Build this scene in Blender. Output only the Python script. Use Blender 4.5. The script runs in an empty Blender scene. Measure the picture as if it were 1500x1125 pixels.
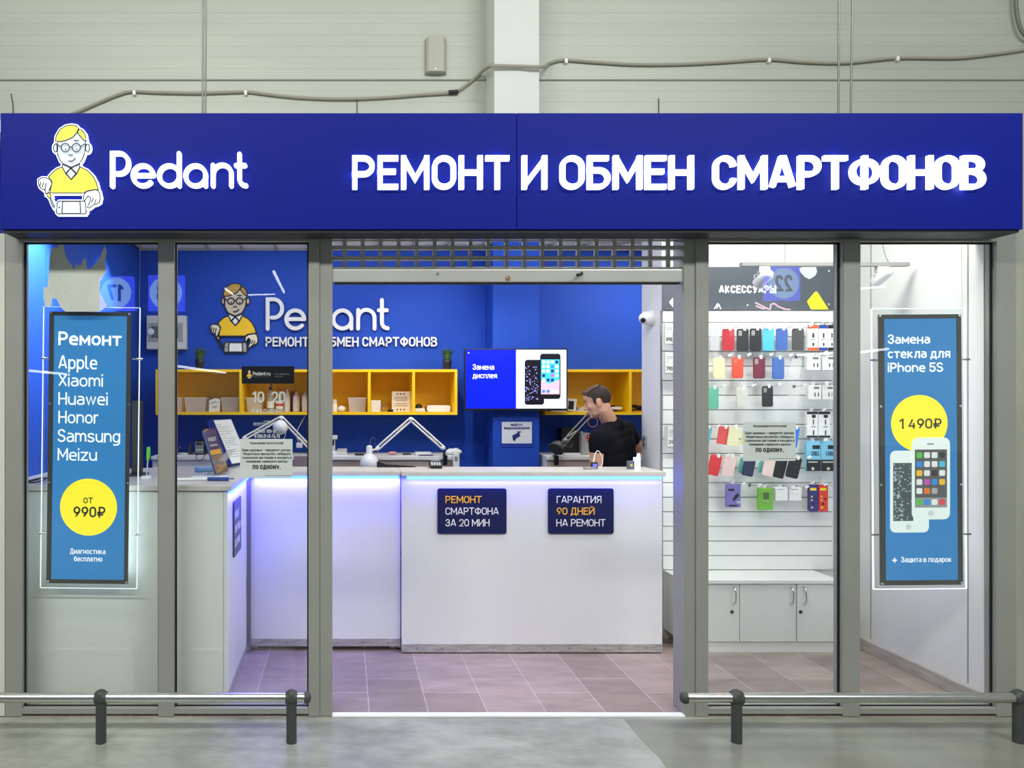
import bpy, bmesh, math, random
from mathutils import Vector, Matrix

random.seed(7)
SC = bpy.context.scene
COL = SC.collection
# ------------------------------------------------------------------ camera, world, big lights, exposure
F, D, H, VX, VY = 1125.0, 3.75, 1.5533, 505.0, 584.0      # focal length in pixels, distance to the shop front, eye height, vanishing point
cam_data = bpy.data.cameras.new('camera')
cam_data.sensor_width = 36.0
cam_data.lens = 36.0 * F / 1500.0
cam_data.shift_x = (750.0 - VX) / 1500.0
cam_data.shift_y = -(562.5 - VY) / 1500.0
cam_data.clip_end = 200
cam = bpy.data.objects.new('camera', cam_data)
cam.location = (0, -D, H)
cam.rotation_euler = (math.radians(90), 0, 0)
COL.objects.link(cam)
SC.camera = cam

W = bpy.data.worlds.new('hall_air')
SC.world = W
W.use_nodes = True
W.node_tree.nodes['Background'].inputs[0].default_value = (0.95, 1.0, 0.94, 1)
W.node_tree.nodes['Background'].inputs[1].default_value = 0.50
vs = SC.view_settings
vs.view_transform = 'Standard'
vs.look = 'None'
vs.exposure = 0.0
vs.gamma = 1.0
vs.use_curve_mapping = False


def area(name, loc, target, sx, sy, watts, color=(1, 1, 1), spread=180):
    l = bpy.data.lights.new(name, 'AREA')
    l.shape = 'RECTANGLE'
    l.size, l.size_y, l.energy, l.color = sx, sy, watts, color
    l.spread = math.radians(spread)
    o = bpy.data.objects.new(name, l)
    o.location = loc
    z = (Vector(loc) - Vector(target)).normalized()
    x = Vector((1, 0, 0)); x = (x - z * x.dot(z)).normalized()
    o.rotation_euler = Matrix((x, z.cross(x), z)).transposed().to_euler()
    COL.objects.link(o)
    return o


def spot(name, loc, target, watts, angle=60, blend=.6, color=(1, 1, 1), r=.03):
    l = bpy.data.lights.new(name, 'SPOT')
    l.energy, l.color, l.spot_size, l.spot_blend, l.shadow_soft_size = watts, color, math.radians(angle), blend, r
    o = bpy.data.objects.new(name, l)
    o.location = loc
    o.rotation_euler = (Vector(target) - Vector(loc)).to_track_quat('-Z', 'Y').to_euler()
    COL.objects.link(o)
    return o


# hall lighting (rows of luminaires high above the walkway), the shop's own ceiling lights and one added uplight
area('hall_light', (-3.4, -6.2, 6.85), (-2.6, 0, 2.0), 5.0, 0.6, 390, (1.0, 1.0, 0.95))
area('hall_light', (4.4, -6.2, 6.85), (3.4, 0, 2.0), 5.0, 0.6, 390, (0.97, 1.0, 0.98))
area('hall_light', (0.5, -2.6, 6.95), (0.5, -1.2, 0), 9.0, 0.6, 120, (1.0, 1.0, 0.96))
area('shop_and_fill_light', (-0.2, 1.75, 2.76), (-0.2, 2.0, 0), 2.2, 0.35, 25, (0.95, 0.98, 1.0))
area('shop_and_fill_light', (1.2, 0.55, 2.78), (1.2, 0.75, 0), 1.2, 0.4, 17, (0.97, 0.98, 1.0))
area('shop_and_fill_light', (2.5, 0.24, 2.80), (2.55, 1.2, 0.5), 1.0, 0.3, 27, (1.0, 1.0, 0.97))
area('shop_and_fill_light', (0.4, 2.05, 2.58), (0.4, 2.25, 3.2), 3.2, 0.2, 9, (0.97, 0.98, 1.0))  # added uplight without a fixture, brightens the shop ceiling
area('shop_and_fill_light', (2.5, 2.3, 2.76), (2.3, 2.6, 0), 0.8, 0.3, 14, (1.0, 0.97, 0.92))
spot('wall_spot', (-1.35, 0.62, 2.7), (-1.79, 0.72, 2.2), 190, 70, .8, (0.85, 0.94, 1.0))
spot('wall_spot', (-1.30, 1.80, 2.7), (-1.79, 1.95, 2.3), 90, 55, .8, (0.85, 0.94, 1.0))
spot('wall_spot', (0.55, 1.35, 2.7), (0.75, 2.95, 1.75), 44, 62, .9, (0.9, 0.95, 1.0))
spot('wall_spot', (1.4, 1.3, 2.7), (1.45, 2.58, 1.75), 26, 55, .9, (0.9, 0.95, 1.0))
spot('track_spot', (2.33, 0.61, 2.185), (2.5, 1.2, 1.75), 5, 85, .8, (1.0, 0.99, 0.96))
spot('track_spot', (2.983, 0.605, 2.19), (2.75, 1.2, 1.75), 4, 85, .8, (1.0, 0.99, 0.96))


# ------------------------------------------------------------------ helpers
def wx(px, d): return (px - VX) / F * d
def wz(py, d): return H - (py - VY) / F * d
def wp(px, py, d): return Vector((wx(px, d), d - D, wz(py, d)))
def lin(c): return tuple(((v / 255.0) / 12.92 if v / 255.0 <= .04045 else ((v / 255.0 + .055) / 1.055) ** 2.4) for v in c)


MATS = {}


def mat(name, rgb, rough=.5, metal=0.0, emit=0.0, noise=None, bump=None, coat=0.0, trans=None, spec=.5, rgb2=None):
    """Principled material; noise=(scale, amount[, stretch]) mottles the colour, bump=(scale, strength)."""
    if name in MATS: return MATS[name]
    m = bpy.data.materials.new(name)
    m.use_nodes = True
    nt = m.node_tree
    b = nt.nodes['Principled BSDF']
    c = lin(rgb)
    b.inputs['Base Color'].default_value = (*c, 1)
    b.inputs['Roughness'].default_value = rough
    b.inputs['Metallic'].default_value = metal
    b.inputs['Specular IOR Level'].default_value = spec
    b.inputs['Coat Weight'].default_value = coat
    if emit:
        b.inputs['Emission Color'].default_value = (*c, 1)
        b.inputs['Emission Strength'].default_value = emit
    tc = None
    if noise or bump:
        tc = nt.nodes.new('ShaderNodeTexCoord')
    if noise:
        n = nt.nodes.new('ShaderNodeTexNoise')
        n.inputs['Scale'].default_value = noise[0]
        n.inputs['Detail'].default_value = 5
        mp = nt.nodes.new('ShaderNodeMapping')
        if len(noise) > 2: mp.inputs['Scale'].default_value = noise[2]
        nt.links.new(tc.outputs['Object'], mp.inputs[0])
        nt.links.new(mp.outputs[0], n.inputs['Vector'])
        r = nt.nodes.new('ShaderNodeValToRGB')
        r.color_ramp.elements[0].position, r.color_ramp.elements[1].position = .3, .7
        a = noise[1]
        r.color_ramp.elements[0].color = (*[v * (1 - a) for v in c], 1)
        c2 = lin(rgb2) if rgb2 else [min(1, v * (1 + a)) for v in c]
        r.color_ramp.elements[1].color = (*c2, 1)
        nt.links.new(n.outputs['Fac'], r.inputs[0])
        nt.links.new(r.outputs[0], b.inputs['Base Color'])
    if bump:
        n = nt.nodes.new('ShaderNodeTexNoise')
        n.inputs['Scale'].default_value = bump[0]
        bp = nt.nodes.new('ShaderNodeBump')
        bp.inputs['Strength'].default_value = bump[1]
        bp.inputs['Distance'].default_value = .01
        nt.links.new(tc.outputs['Object'], n.inputs['Vector'])
        nt.links.new(n.outputs['Fac'], bp.inputs['Height'])
        nt.links.new(bp.outputs[0], b.inputs['Normal'])
    if trans is not None:      # see-through plastic or glass: share that is transparent
        t = nt.nodes.new('ShaderNodeBsdfTransparent')
        mx = nt.nodes.new('ShaderNodeMixShader')
        mx.inputs[0].default_value = trans
        nt.links.new(b.outputs[0], mx.inputs[1])
        nt.links.new(t.outputs[0], mx.inputs[2])
        nt.links.new(mx.outputs[0], nt.nodes['Material Output'].inputs[0])
    MATS[name] = m
    return m


def glass(name, tint=(.97, .985, .975), f0=.045):
    m = bpy.data.materials.new(name)
    m.use_nodes = True
    nt = m.node_tree
    nt.nodes.clear()
    out = nt.nodes.new('ShaderNodeOutputMaterial')
    t = nt.nodes.new('ShaderNodeBsdfTransparent'); t.inputs[0].default_value = (*tint, 1)
    g = nt.nodes.new('ShaderNodeBsdfGlossy'); g.inputs['Roughness'].default_value = 0.0
    lw = nt.nodes.new('ShaderNodeLayerWeight'); lw.inputs[0].default_value = .5
    p = nt.nodes.new('ShaderNodeMath'); p.operation = 'POWER'; p.inputs[1].default_value = 5
    k = nt.nodes.new('ShaderNodeMath'); k.operation = 'MULTIPLY_ADD'; k.inputs[1].default_value = 1 - f0; k.inputs[2].default_value = f0
    mx = nt.nodes.new('ShaderNodeMixShader')
    nt.links.new(lw.outputs['Facing'], p.inputs[0]); nt.links.new(p.outputs[0], k.inputs[0]); nt.links.new(k.outputs[0], mx.inputs[0])
    nt.links.new(t.outputs[0], mx.inputs[1]); nt.links.new(g.outputs[0], mx.inputs[2]); nt.links.new(mx.outputs[0], out.inputs[0])
    return m


EX, EY, EZ = Vector((1, 0, 0)), Vector((0, 1, 0)), Vector((0, 0, 1))


class MB:
    """Collects faces in world coordinates."""
    def __init__(s): s.v, s.f, s.sm = [], [], []

    def add(s, vs, fs, smooth=False):
        b = len(s.v)
        s.v.extend(Vector(v) for v in vs)
        for f in fs:
            s.f.append([i + b for i in f]); s.sm.append(smooth)
        return s

    def box(s, x0, x1, y0, y1, z0, z1):
        x0, x1 = sorted((x0, x1)); y0, y1 = sorted((y0, y1)); z0, z1 = sorted((z0, z1))
        return s.add([(x, y, z) for z in (z0, z1) for y in (y0, y1) for x in (x0, x1)],
                     [(0, 2, 3, 1), (4, 5, 7, 6), (0, 1, 5, 4), (1, 3, 7, 5), (3, 2, 6, 7), (2, 0, 4, 6)])

    def obox(s, c, ux, uy, uz, sx, sy, sz):
        c, ux, uy, uz = Vector(c), Vector(ux).normalized(), Vector(uy).normalized(), Vector(uz).normalized()
        pts = [c + ux * sx * i + uy * sy * j + uz * sz * k for k in (-.5, .5) for j in (-.5, .5) for i in (-.5, .5)]
        return s.add(pts, [(0, 2, 3, 1), (4, 5, 7, 6), (0, 1, 5, 4), (1, 3, 7, 5), (3, 2, 6, 7), (2, 0, 4, 6)])

    def tube(s, pts, r, n=10, cap=True):
        """Round tube through points; r a number or one radius per point."""
        pts = [Vector(p) for p in pts]
        m = len(pts)
        rs = r if isinstance(r, (list, tuple)) else [r] * m
        t0 = (pts[1] - pts[0]).normalized()
        up = Vector((0, 0, 1)) if abs(t0.z) < .9 else Vector((0, 1, 0))
        u = t0.cross(up).normalized()
        ring = []
        for i in range(m):
            t = ((pts[i] - pts[i - 1]) if i else t0).normalized() + ((pts[i + 1] - pts[i]) if i < m - 1 else (pts[i] - pts[i - 1])).normalized()
            t = t.normalized() if t.length > 1e-6 else t0
            u = (u - t * u.dot(t)).normalized()
            w = t.cross(u)
            ring += [pts[i] + (u * math.cos(2 * math.pi * k / n) + w * math.sin(2 * math.pi * k / n)) * rs[i] for k in range(n)]
        fs = [(i * n + k, i * n + (k + 1) % n, (i + 1) * n + (k + 1) % n, (i + 1) * n + k) for i in range(m - 1) for k in range(n)]
        s.add(ring, fs, True)
        if cap:
            s.add(ring[:n], [list(range(n))[::-1]]); s.add(ring[-n:], [list(range(n))])
        return s

    def lathe(s, prof, c, axis=EZ, n=24, cap=True):
        """prof: [(radius, height)] turned about axis through c."""
        c, a = Vector(c), Vector(axis).normalized()
        u = a.cross(EY if abs(a.y) < .9 else EX).normalized(); w = a.cross(u)
        ring = [c + a * h + (u * math.cos(2 * math.pi * k / n) + w * math.sin(2 * math.pi * k / n)) * max(r, 1e-5) for r, h in prof for k in range(n)]
        fs = [(i * n + k, i * n + (k + 1) % n, (i + 1) * n + (k + 1) % n, (i + 1) * n + k) for i in range(len(prof) - 1) for k in range(n)]
        s.add(ring, fs, True)
        if cap:
            s.add(ring[:n], [list(range(n))[::-1]]); s.add(ring[-n:], [list(range(n))])
        return s

    def prism(s, poly, o, ux=EX, uz=EZ, n=None, depth=.001):
        """poly in (u, v) -> o + ux*u + uz*v, front on the n side, extruded back by depth."""
        o, ux, uz = Vector(o), Vector(ux), Vector(uz)
        n = Vector(n) if n is not None else ux.cross(uz).normalized()
        m = len(poly)
        ar = sum(poly[i][0] * poly[(i + 1) % m][1] - poly[(i + 1) % m][0] * poly[i][1] for i in range(m))
        if ar < 0: poly = poly[::-1]
        fr = [o + ux * a + uz * b for a, b in poly]
        bk = [p - n * depth for p in fr]
        s.add(fr + bk, [list(range(m)), [m + i for i in range(m)][::-1]] + [(i, m + i, m + (i + 1) % m, (i + 1) % m) for i in range(m)])
        return s

    def ball(s, c, rx, ry=None, rz=None, n=16, m=10):
        c = Vector(c); ry = ry or rx; rz = rz or rx
        vs = [c + Vector((rx * math.sin(math.pi * j / m) * math.cos(2 * math.pi * i / n), ry * math.sin(math.pi * j / m) * math.sin(2 * math.pi * i / n), rz * math.cos(math.pi * j / m))) for j in range(m + 1) for i in range(n)]
        fs = [(j * n + i, (j + 1) * n + i, (j + 1) * n + (i + 1) % n, j * n + (i + 1) % n) for j in range(m) for i in range(n)]
        return s.add(vs, fs, True)


def rrect(x0, x1, z0, z1, r, n=5):
    x0, x1 = sorted((x0, x1)); z0, z1 = sorted((z0, z1))
    r = min(r, (x1 - x0) / 2.001, (z1 - z0) / 2.001)
    out = []
    for cx, cz, a in ((x1 - r, z1 - r, 0), (x0 + r, z1 - r, 90), (x0 + r, z0 + r, 180), (x1 - r, z0 + r, 270)):
        out += [(cx + r * math.cos(math.radians(a + 90 * i / n)), cz + r * math.sin(math.radians(a + 90 * i / n))) for i in range(n + 1)]
    return out


def disc(cx, cz, r, n=40, rz=None):
    return [(cx + r * math.cos(2 * math.pi * i / n), cz + (rz or r) * math.sin(2 * math.pi * i / n)) for i in range(n)]


def link_mesh(name, mb, m, origin, bev=0, smooth=None):
    me = bpy.data.meshes.new(name)
    o = Vector(origin)
    me.from_pydata([tuple(v - o) for v in mb.v], [], mb.f)
    for p, sm in zip(me.polygons, mb.sm): p.use_smooth = sm
    me.materials.append(m)
    ob = bpy.data.objects.new(name, me)
    COL.objects.link(ob)
    if bev:
        bm = bmesh.new(); bm.from_mesh(me)
        bmesh.ops.remove_doubles(bm, verts=bm.verts, dist=1e-6)
        es = [e for e in bm.edges if len(e.link_faces) == 2 and e.calc_face_angle(0) > .6]
        bmesh.ops.bevel(bm, geom=es, offset=bev, segments=2, affect='EDGES', profile=.6, clamp_overlap=True)
        bm.to_mesh(me); bm.free()
    return ob


def props(o, label=None, cat=None, group=None, kind=None):
    if label: o['label'] = label
    if cat: o['category'] = cat
    if group: o['group'] = group
    if kind: o['kind'] = kind
    return o


def thing(name, label, cat, loc, group=None, kind=None):
    o = bpy.data.objects.new(name, None)
    o.empty_display_size = .05
    o.location = Vector(loc)
    COL.objects.link(o)
    return props(o, label, cat, group, kind)


def worldloc(p):
    v = Vector((0, 0, 0))
    while p is not None:
        v += p.location; p = p.parent
    return v


def part(name, mb, m, parent, label=None, bev=0, kind=None):
    """A mesh in world coordinates made a child of parent (unrotated when built)."""
    o = link_mesh(name, mb, m, worldloc(parent), bev)
    o.parent = parent
    return props(o, label, kind=kind)


def solo(name, mb, m, label=None, cat=None, group=None, kind=None, bev=0):
    """A thing that is one mesh; origin at the middle of its foot."""
    xs, ys, zs = [v.x for v in mb.v], [v.y for v in mb.v], [v.z for v in mb.v]
    c = Vector(((min(xs) + max(xs)) / 2, (min(ys) + max(ys)) / 2, min(zs)))
    o = link_mesh(name, mb, m, c, bev)
    o.location = c
    return props(o, label, cat, group, kind)


def copy_tree(o, parent=None):
    c = o.copy(); COL.objects.link(c)
    if parent is not None: c.parent = parent
    for ch in [x for x in o.children]:
        copy_tree(ch, c)
    return c


# ------------------------------------------------------------------ stroke lettering
RING = 'm0 .7K0 1 .5 1K1 1 1 .7L1 .3K1 0 .5 0K0 0 0 .3Z'
G = {
    'А': (.66, 'm0 0L.44 1L.56 1L1 0M.19 .27L.81 .27'), 'Б': (.56, 'M.9 1L0 1L0 0L.5 0K1 0 1 .3K1 .58 .5 .58L0 .58'),
    'В': (.58, 'M0 0L0 1L.45 1K.93 1 .93 .77K.93 .54 .45 .54L0 .54M.45 .54K1 .54 1 .27K1 0 .5 0L0 0'), 'Г': (.46, 'M0 0L0 1L1 1'),
    'Д': (.7, 'M0 -.16L0 0L1 0L1 -.16M.14 0L.3 1L.84 1L.84 0'), 'Е': (.5, 'M1 1L0 1L0 0L1 0M0 .53L.85 .53'),
    'Ё': (.5, 'M1 1L0 1L0 0L1 0M0 .53L.85 .53M.25 1.25L.3 1.25M.7 1.25L.75 1.25'), 'Ж': (.9, 'M.5 0L.5 1m.5 .52L0 1m.5 .52L1 1m.5 .52L0 0m.5 .52L1 0'),
    'З': (.54, 'm0 .76K0 1 .5 1K.95 1 .95 .76K.95 .53 .5 .53L.35 .53M.5 .53K1 .53 1 .27K1 0 .5 0K0 0 0 .24'), 'И': (.62, 'M0 1L0 0M1 1L1 0m0 0.03L1 .97'),
    'Й': (.62, 'M0 1L0 0M1 1L1 0m0 .03L1 .97m.28 1.26K.3 1.12 .5 1.12K.7 1.12 .72 1.26'), 'К': (.6, 'M0 0L0 1M0 .5L.25 .5m.2 .5L.92 1m.2 .5L1 0'),
    'Л': (.62, 'M0 0L.06 0K.22 0 .25 .4L.3 1L1 1L1 0'), 'М': (.74, 'M0 0L0 1M1 0L1 1m0 1L.5 .28L1 1'), 'Н': (.6, 'M0 0L0 1M1 0L1 1M0 .5L1 .5'),
    'О': (.6, RING), 'П': (.6, 'M0 0L0 1L1 1L1 0'), 'Р': (.56, 'M0 0L0 1L.5 1K1 1 1 .72K1 .44 .5 .44L0 .44'),
    'С': (.57, 'm1 .71K1 1 .5 1K0 1 0 .7L0 .3K0 0 .5 0K1 0 1 .29'), 'Т': (.6, 'M0 1L1 1M.5 0L.5 1'), 'У': (.6, 'm0 1L.5 .32m1 1L.62 .2K.52 0 .25 0L.1 0'),
    'Ф': (.78, 'M.5 0L.5 1m.5 .88L.42 .88K0 .88 0 .52K0 .16 .42 .16L.58 .16K1 .16 1 .52K1 .88 .58 .88Z'), 'Х': (.6, 'm0 0L1 1m0 1L1 0'),
    'Ц': (.64, 'M0 1L0 0L1.1 0L1.1 -.18M.95 0L.95 1'), 'Ч': (.56, 'M1 0L1 1M0 1L0 .7K0 .42 .45 .42L1 .42'), 'Ш': (.84, 'M0 1L0 0L1 0L1 1M.5 0L.5 1'),
    'Щ': (.88, 'M0 1L0 0L1.08 0L1.08 -.18M.5 0L.5 1M1 0L1 1'), 'Ы': (.8, 'M0 1L0 0L.35 0K.68 0 .68 .29K.68 .57 .35 .57L0 .57M1 0L1 1'),
    'Ь': (.54, 'M0 1L0 0L.5 0K1 0 1 .29K1 .57 .5 .57L0 .57'), 'Ю': (.86, 'M0 0L0 1M0 .5L.36 .5m.36 .7K.36 1 .68 1K1 1 1 .7L1 .3K1 0 .68 0K.36 0 .36 .3Z'),
    'Я': (.58, 'M1 0L1 1L.5 1K0 1 0 .73K0 .46 .5 .46L1 .46m.02 0L.5 .46'),
    '0': (.54, RING), '1': (.36, 'm0 .78L.9 1M.9 1L.9 0'), '2': (.54, 'm0 .72K0 1 .5 1K1 1 1 .73K1 .58 .8 .4L.02 0L1 0'),
    '4': (.58, 'm.55 1L0 .22L1 .22M.74 0L.74 .5'), '5': (.54, 'M.92 1L.08 1L.05 .56L.5 .6K1 .6 1 .3K1 0 .5 0K.04 0 0 .2'),
    '6': (.54, 'm.7 1L.1 .5K0 .35 0 .31K0 0 .5 0K1 0 1 .31K1 .62 .5 .62K.1 .62 .08 .45'), '7': (.52, 'M0 1L1 1m1 1L.35 0'),
    '8': (.54, 'm.05 .77K.05 1 .5 1K.95 1 .95 .77K.95 .54 .5 .54K.05 .54 .05 .77Zm0 .27K0 .54 .5 .54K1 .54 1 .27K1 0 .5 0K0 0 0 .27Z'),
    '9': (.54, 'm.3 0L.9 .5K1 .65 1 .69K1 1 .5 1K0 1 0 .69K0 .38 .5 .38K.9 .38 .92 .55'),
    '₽': (.66, 'M.2 0L.2 1L.6 1K1 1 1 .72K1 .44 .6 .44L0 .44M0 .22L.66 .22'), '+': (.5, 'M.5 .15L.5 .75M0 .45L1 .45'), '.': (.06, 'M.5 0L.6 0'),
    ',': (.06, 'M.5 .02L.2 -.14'), '-': (.3, 'M0 .4L1 .4'), '—': (.8, 'M0 .4L1 .4'), '(': (.2, 'm1 1.1L.2 .75L.2 .25L1 -.1'), ')': (.2, 'm0 1.1L.8 .75L.8 .25L0 -.1'), '!': (.06, 'M.5 0L.6 0M.5 .35L.5 1'),
    'S': (.56, 'm.95 .78K.95 1 .5 1K.03 1 .03 .76K.03 .54 .5 .51K1 .48 1 .25K1 0 .5 0K0 0 0 .22'), 'L': (.46, 'M0 1L0 0L1 0'), 'U': (.6, 'M0 1L0 .3K0 0 .5 0K1 0 1 .3L1 1'),
}
for a_, b_ in zip('AXHMPCBET3', 'АХНМРСВЕТЗ'): G[a_] = G[b_]
XH = .73
BOWL = 'm0 .6K0 1 .5 1K1 1 1 .6L1 .4K1 0 .5 0K0 0 0 .4Z'
LOW = {
    'а': (.52, 'm.08 .98L.5 1K1 1 1 .66L1 0M1 .58L.45 .58K0 .58 0 .29K0 0 .45 0K1 0 1 .3'), 'б': (.54, 'm0 .4L0 .6K0 .95 .5 .95K1 .95 1 .6L1 .4K1 0 .5 0K0 0 0 .4L0 .8K0 1.28 .5 1.28L.95 1.36'),
    'д': (.62, 'M0 -.25L0 0L1 0L1 -.25M.15 0L.28 1L.85 1L.85 0'), 'е': (.53, 'M0 .52L1 .52M1 .52L1 .62K1 1 .5 1K0 1 0 .6L0 .4K0 0 .5 0L.9 .02'),
    'о': (.54, BOWL), 'р': (.53, BOWL + 'M0 -.38L0 1'), 'с': (.48, 'm1 .8K.9 1 .5 1K0 1 0 .6L0 .4K0 0 .5 0K.9 0 1 .2'), 'у': (.52, 'm0 1L.52 0m1 1L.5 -.05K.4 -.38 .08 -.38'),
    'g': (.53, BOWL + 'M1 1L1 -.05K1 -.38 .5 -.38L.1 -.38'), 'h': (.53, 'M0 0L0 1.37m0 .6K0 1 .5 1K1 1 1 .6L1 0'), 'i': (.02, 'M0 0L0 1M0 1.34L0 1.38'), 'l': (.2, 'M0 1.37L0 .3K0 0 1 0'),
    'm': (.86, 'M0 0L0 1m0 .6K0 1 .27 1K.5 1 .5 .6L.5 0m.5 .6K.5 1 .77 1K1 1 1 .6L1 0'), 'n': (.53, 'M0 0L0 1m0 .6K0 1 .5 1K1 1 1 .6L1 0'),
    's': (.5, G['S'][1]), 'u': (.53, 'M1 1L1 0m1 .4K1 0 .5 0K0 0 0 .4L0 1'), 'w': (.78, 'm0 1L.26 0L.5 1L.74 0L1 1'), 'z': (.5, 'M0 1L1 1M1 1L0 0M0 0L1 0'),
    'd': (.53, BOWL + 'M1 0L1 1.37'), 't': (.36, 'M.35 1.3L.35 .3K.35 0 .9 0M0 1L.9 1'), 'r': (.34, 'M0 0L0 1m0 .6K0 1 .7 1L1 .98'),
    'b': (.53, BOWL + 'M0 0L0 1.37'), 'k': (.5, 'M0 0L0 1.37m.1 .5L.9 1m.2 .55L1 0'), 'v': (.5, 'm0 1L.5 0L1 1'),
}
for a_, b_ in zip('aeopcxy', 'аеорсху'):
    if b_ in LOW: LOW[a_] = LOW[b_]
LOW['x'] = (.5, 'm0 0L1 1m0 1L1 0')
for ch in 'вгжзийклмнптхцчшщьыюяфё':
    g_ = G[ch.upper()]
    LOW[ch] = (g_[0] * .88, g_[1])


def path_lines(p, n=6):
    """'M0 0L1 1K..' -> [(points, square_caps, closed)]"""
    out, cur, cap, num, i = [], None, True, '', 0
    toks = []
    for c in p:
        if c in 'MmLKZ':
            toks.append([c, ''])
        else:
            toks[-1][1] += c
    for c, a in toks:
        v = [float(x) for x in a.split()]
        if c in 'Mm':
            cur = [(v[0], v[1])]; out.append([cur, c == 'M', False])
        elif c == 'L':
            cur.append((v[0], v[1]))
        elif c == 'K':
            (x0, y0), (cx, cy), (x1, y1) = cur[-1], (v[0], v[1]), (v[2], v[3])
            for k in range(1, n + 1):
                t = k / n * math.pi / 2
                s_, c_ = math.sin(t), math.cos(t)
                # quarter ellipse from (x0,y0) to (x1,y1) with its corner at (cx,cy)
                cur.append(((x0 + x1 - cx) + (x0 - (x0 + x1 - cx)) * c_ + (x1 - (x0 + x1 - cx)) * s_,
                            (y0 + y1 - cy) + (y0 - (y0 + y1 - cy)) * c_ + (y1 - (y0 + y1 - cy)) * s_))
        elif c == 'Z':
            out[-1][2] = True
    return out


def stroke(mb, pts, t, o, ux, uz, n, depth, square=True, closed=False, rnd=False, lift=0.0):
    """Thick flat line through 2-D points, mitred, extruded back from the n side."""
    o = o + n * lift
    P = [Vector((a, b)) for a, b in pts]
    q = [P[0]]
    for p in P[1:]:
        if (p - q[-1]).length > 1e-7: q.append(p)
    if closed and (q[0] - q[-1]).length < 1e-7: q.pop()
    P = q
    m = len(P)
    if m < 2: return
    h = t / 2
    if square and not closed and not rnd:
        P[0] = P[0] - (P[1] - P[0]).normalized() * h
        P[-1] = P[-1] + (P[-1] - P[-2]).normalized() * h
    L, R = [], []
    for i in range(m):
        a = (P[i] - P[i - 1]).normalized() if (i or closed) else (P[1] - P[0]).normalized()
        b = (P[(i + 1) % m] - P[i]).normalized() if (i < m - 1 or closed) else a
        na, nb = Vector((-a.y, a.x)), Vector((-b.y, b.x))
        mt = na + nb
        mt = mt.normalized() if mt.length > 1e-4 else na
        k = min(1 / max(mt.dot(na), .2), 1.7)
        L.append(P[i] + mt * h * k); R.append(P[i] - mt * h * k)
    to = lambda p: o + ux * p.x + uz * p.y
    fr = [to(p) for p in L] + [to(p) for p in R]
    bk = [p - n * depth for p in fr]
    N = 2 * m
    fs = []
    rng = range(m if closed else m - 1)
    for i in rng:
        j = (i + 1) % m
        fs += [(i, m + i, m + j, j), (N + i, N + j, N + m + j, N + m + i), (i, j, N + j, N + i), (m + j, m + i, N + m + i, N + m + j)]
    if not closed:
        fs += [(0, N, N + m, m), (m - 1, 2 * m - 1, N + 2 * m - 1, N + m - 1)]
    mb.add(fr + bk, fs)
    if rnd and not closed:
        for p in (P[0], P[-1]):
            mb.prism([(p.x + h * math.cos(2 * math.pi * k / 16), p.y + h * math.sin(2 * math.pi * k / 16)) for k in range(16)], o + n * (.00035 if p is P[0] else .0007), ux, uz, n, depth)


def glyph_of(ch):
    if ch in LOW: return LOW[ch][0], LOW[ch][1], XH
    if ch in G: return G[ch][0], G[ch][1], 1.0
    return None


def letters(s, cap, wt, width=None, track=.17, arcs=5):
    """[(char, x, glyph width, path, yscale)], scaled so that the line spans width."""
    row, x = [], 0.0
    for ch in s:
        if ch == ' ':
            x += .34; continue
        g = glyph_of(ch)
        if g is None: continue
        row.append([ch, x, g[0] + wt, g[1], g[2]])
        x += g[0] + wt + track * .55
    x -= track * .55
    k = (width / x) if width else cap
    return row, k


def text(mb, s, o, ux, uz, cap, wt=.13, width=None, depth=.0006, n=None, track=.17, arcs=4, each=None):
    """Lay a line of lettering with its lower left at o; cap = height of capitals, wt = stroke weight as a share of cap."""
    o, ux, uz = Vector(o), Vector(ux).normalized(), Vector(uz).normalized()
    n = Vector(n).normalized() if n is not None else ux.cross(uz).normalized()
    row, k = letters(s, cap, wt, width, track)
    t = wt * cap
    for ch, x, w, path, ys in row:
        tgt = each(ch) if each else mb
        for li, (pts, sq, cl) in enumerate(path_lines(path, arcs)):
            rise = lambda b: t / 2 + b * (cap * ys - t) if b <= 1 or ys == 1 else cap * ys - t / 2 + (b - 1) / .37 * cap * (1 - ys)
            q = [(x * k + t / 2 + a * max(w * k - t, 1e-4), rise(b)) for a, b in pts]
            stroke(tgt, q, t, o, ux, uz, n, depth, sq, cl, False, li * max(depth * .02, .00006))


def ptext(mb, s, x0, x1, ytop, ybase, d, wt=.13, depth=.0006, each=None, arcs=4, track=.17):
    """The same, spanning pixels x0..x1 and capitals ytop..ybase of a surface that faces the walkway at distance d."""
    s_ = d / F
    text(mb, s, wp(x0, ybase, d), EX, EZ, (ybase - ytop) * s_, wt, (x1 - x0) * s_ if x1 else None, depth, -EY, track, arcs, each)

# ------------------------------------------------------------------ materials used in many places
ALU = mat('grey_coated_aluminium', (156, 157, 150), .42, .25, noise=(3, .05))
STEEL = mat('brushed_steel', (205, 205, 200), .28, 1.0, noise=(30, .08, (1, 8, 8)))
DARKP = mat('dark_grey_plastic', (62, 64, 62), .5)
BLACK = mat('black_plastic', (18, 18, 20), .4)
RUBBER = mat('black_gasket', (12, 12, 12), .7)
WHITE = mat('white_laminate', (226, 227, 224), .38, noise=(2, .02))
WPAINT = mat('white_paint', (222, 222, 218), .7, noise=(1.5, .03))
WPLAS = mat('white_plastic', (232, 232, 230), .35)
PAPER = mat('white_paper', (225, 226, 222), .8)
INK = mat('black_ink', (35, 35, 38), .7)
BLUEW = mat('blue_wall_paint', (6, 70, 182), .7, noise=(1.2, .06))
YEL = mat('yellow_laminate', (255, 205, 8), .45)
NAVY = mat('navy_sign_plastic', (22, 28, 78), .35)
GLASS = glass('window_glass')
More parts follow.
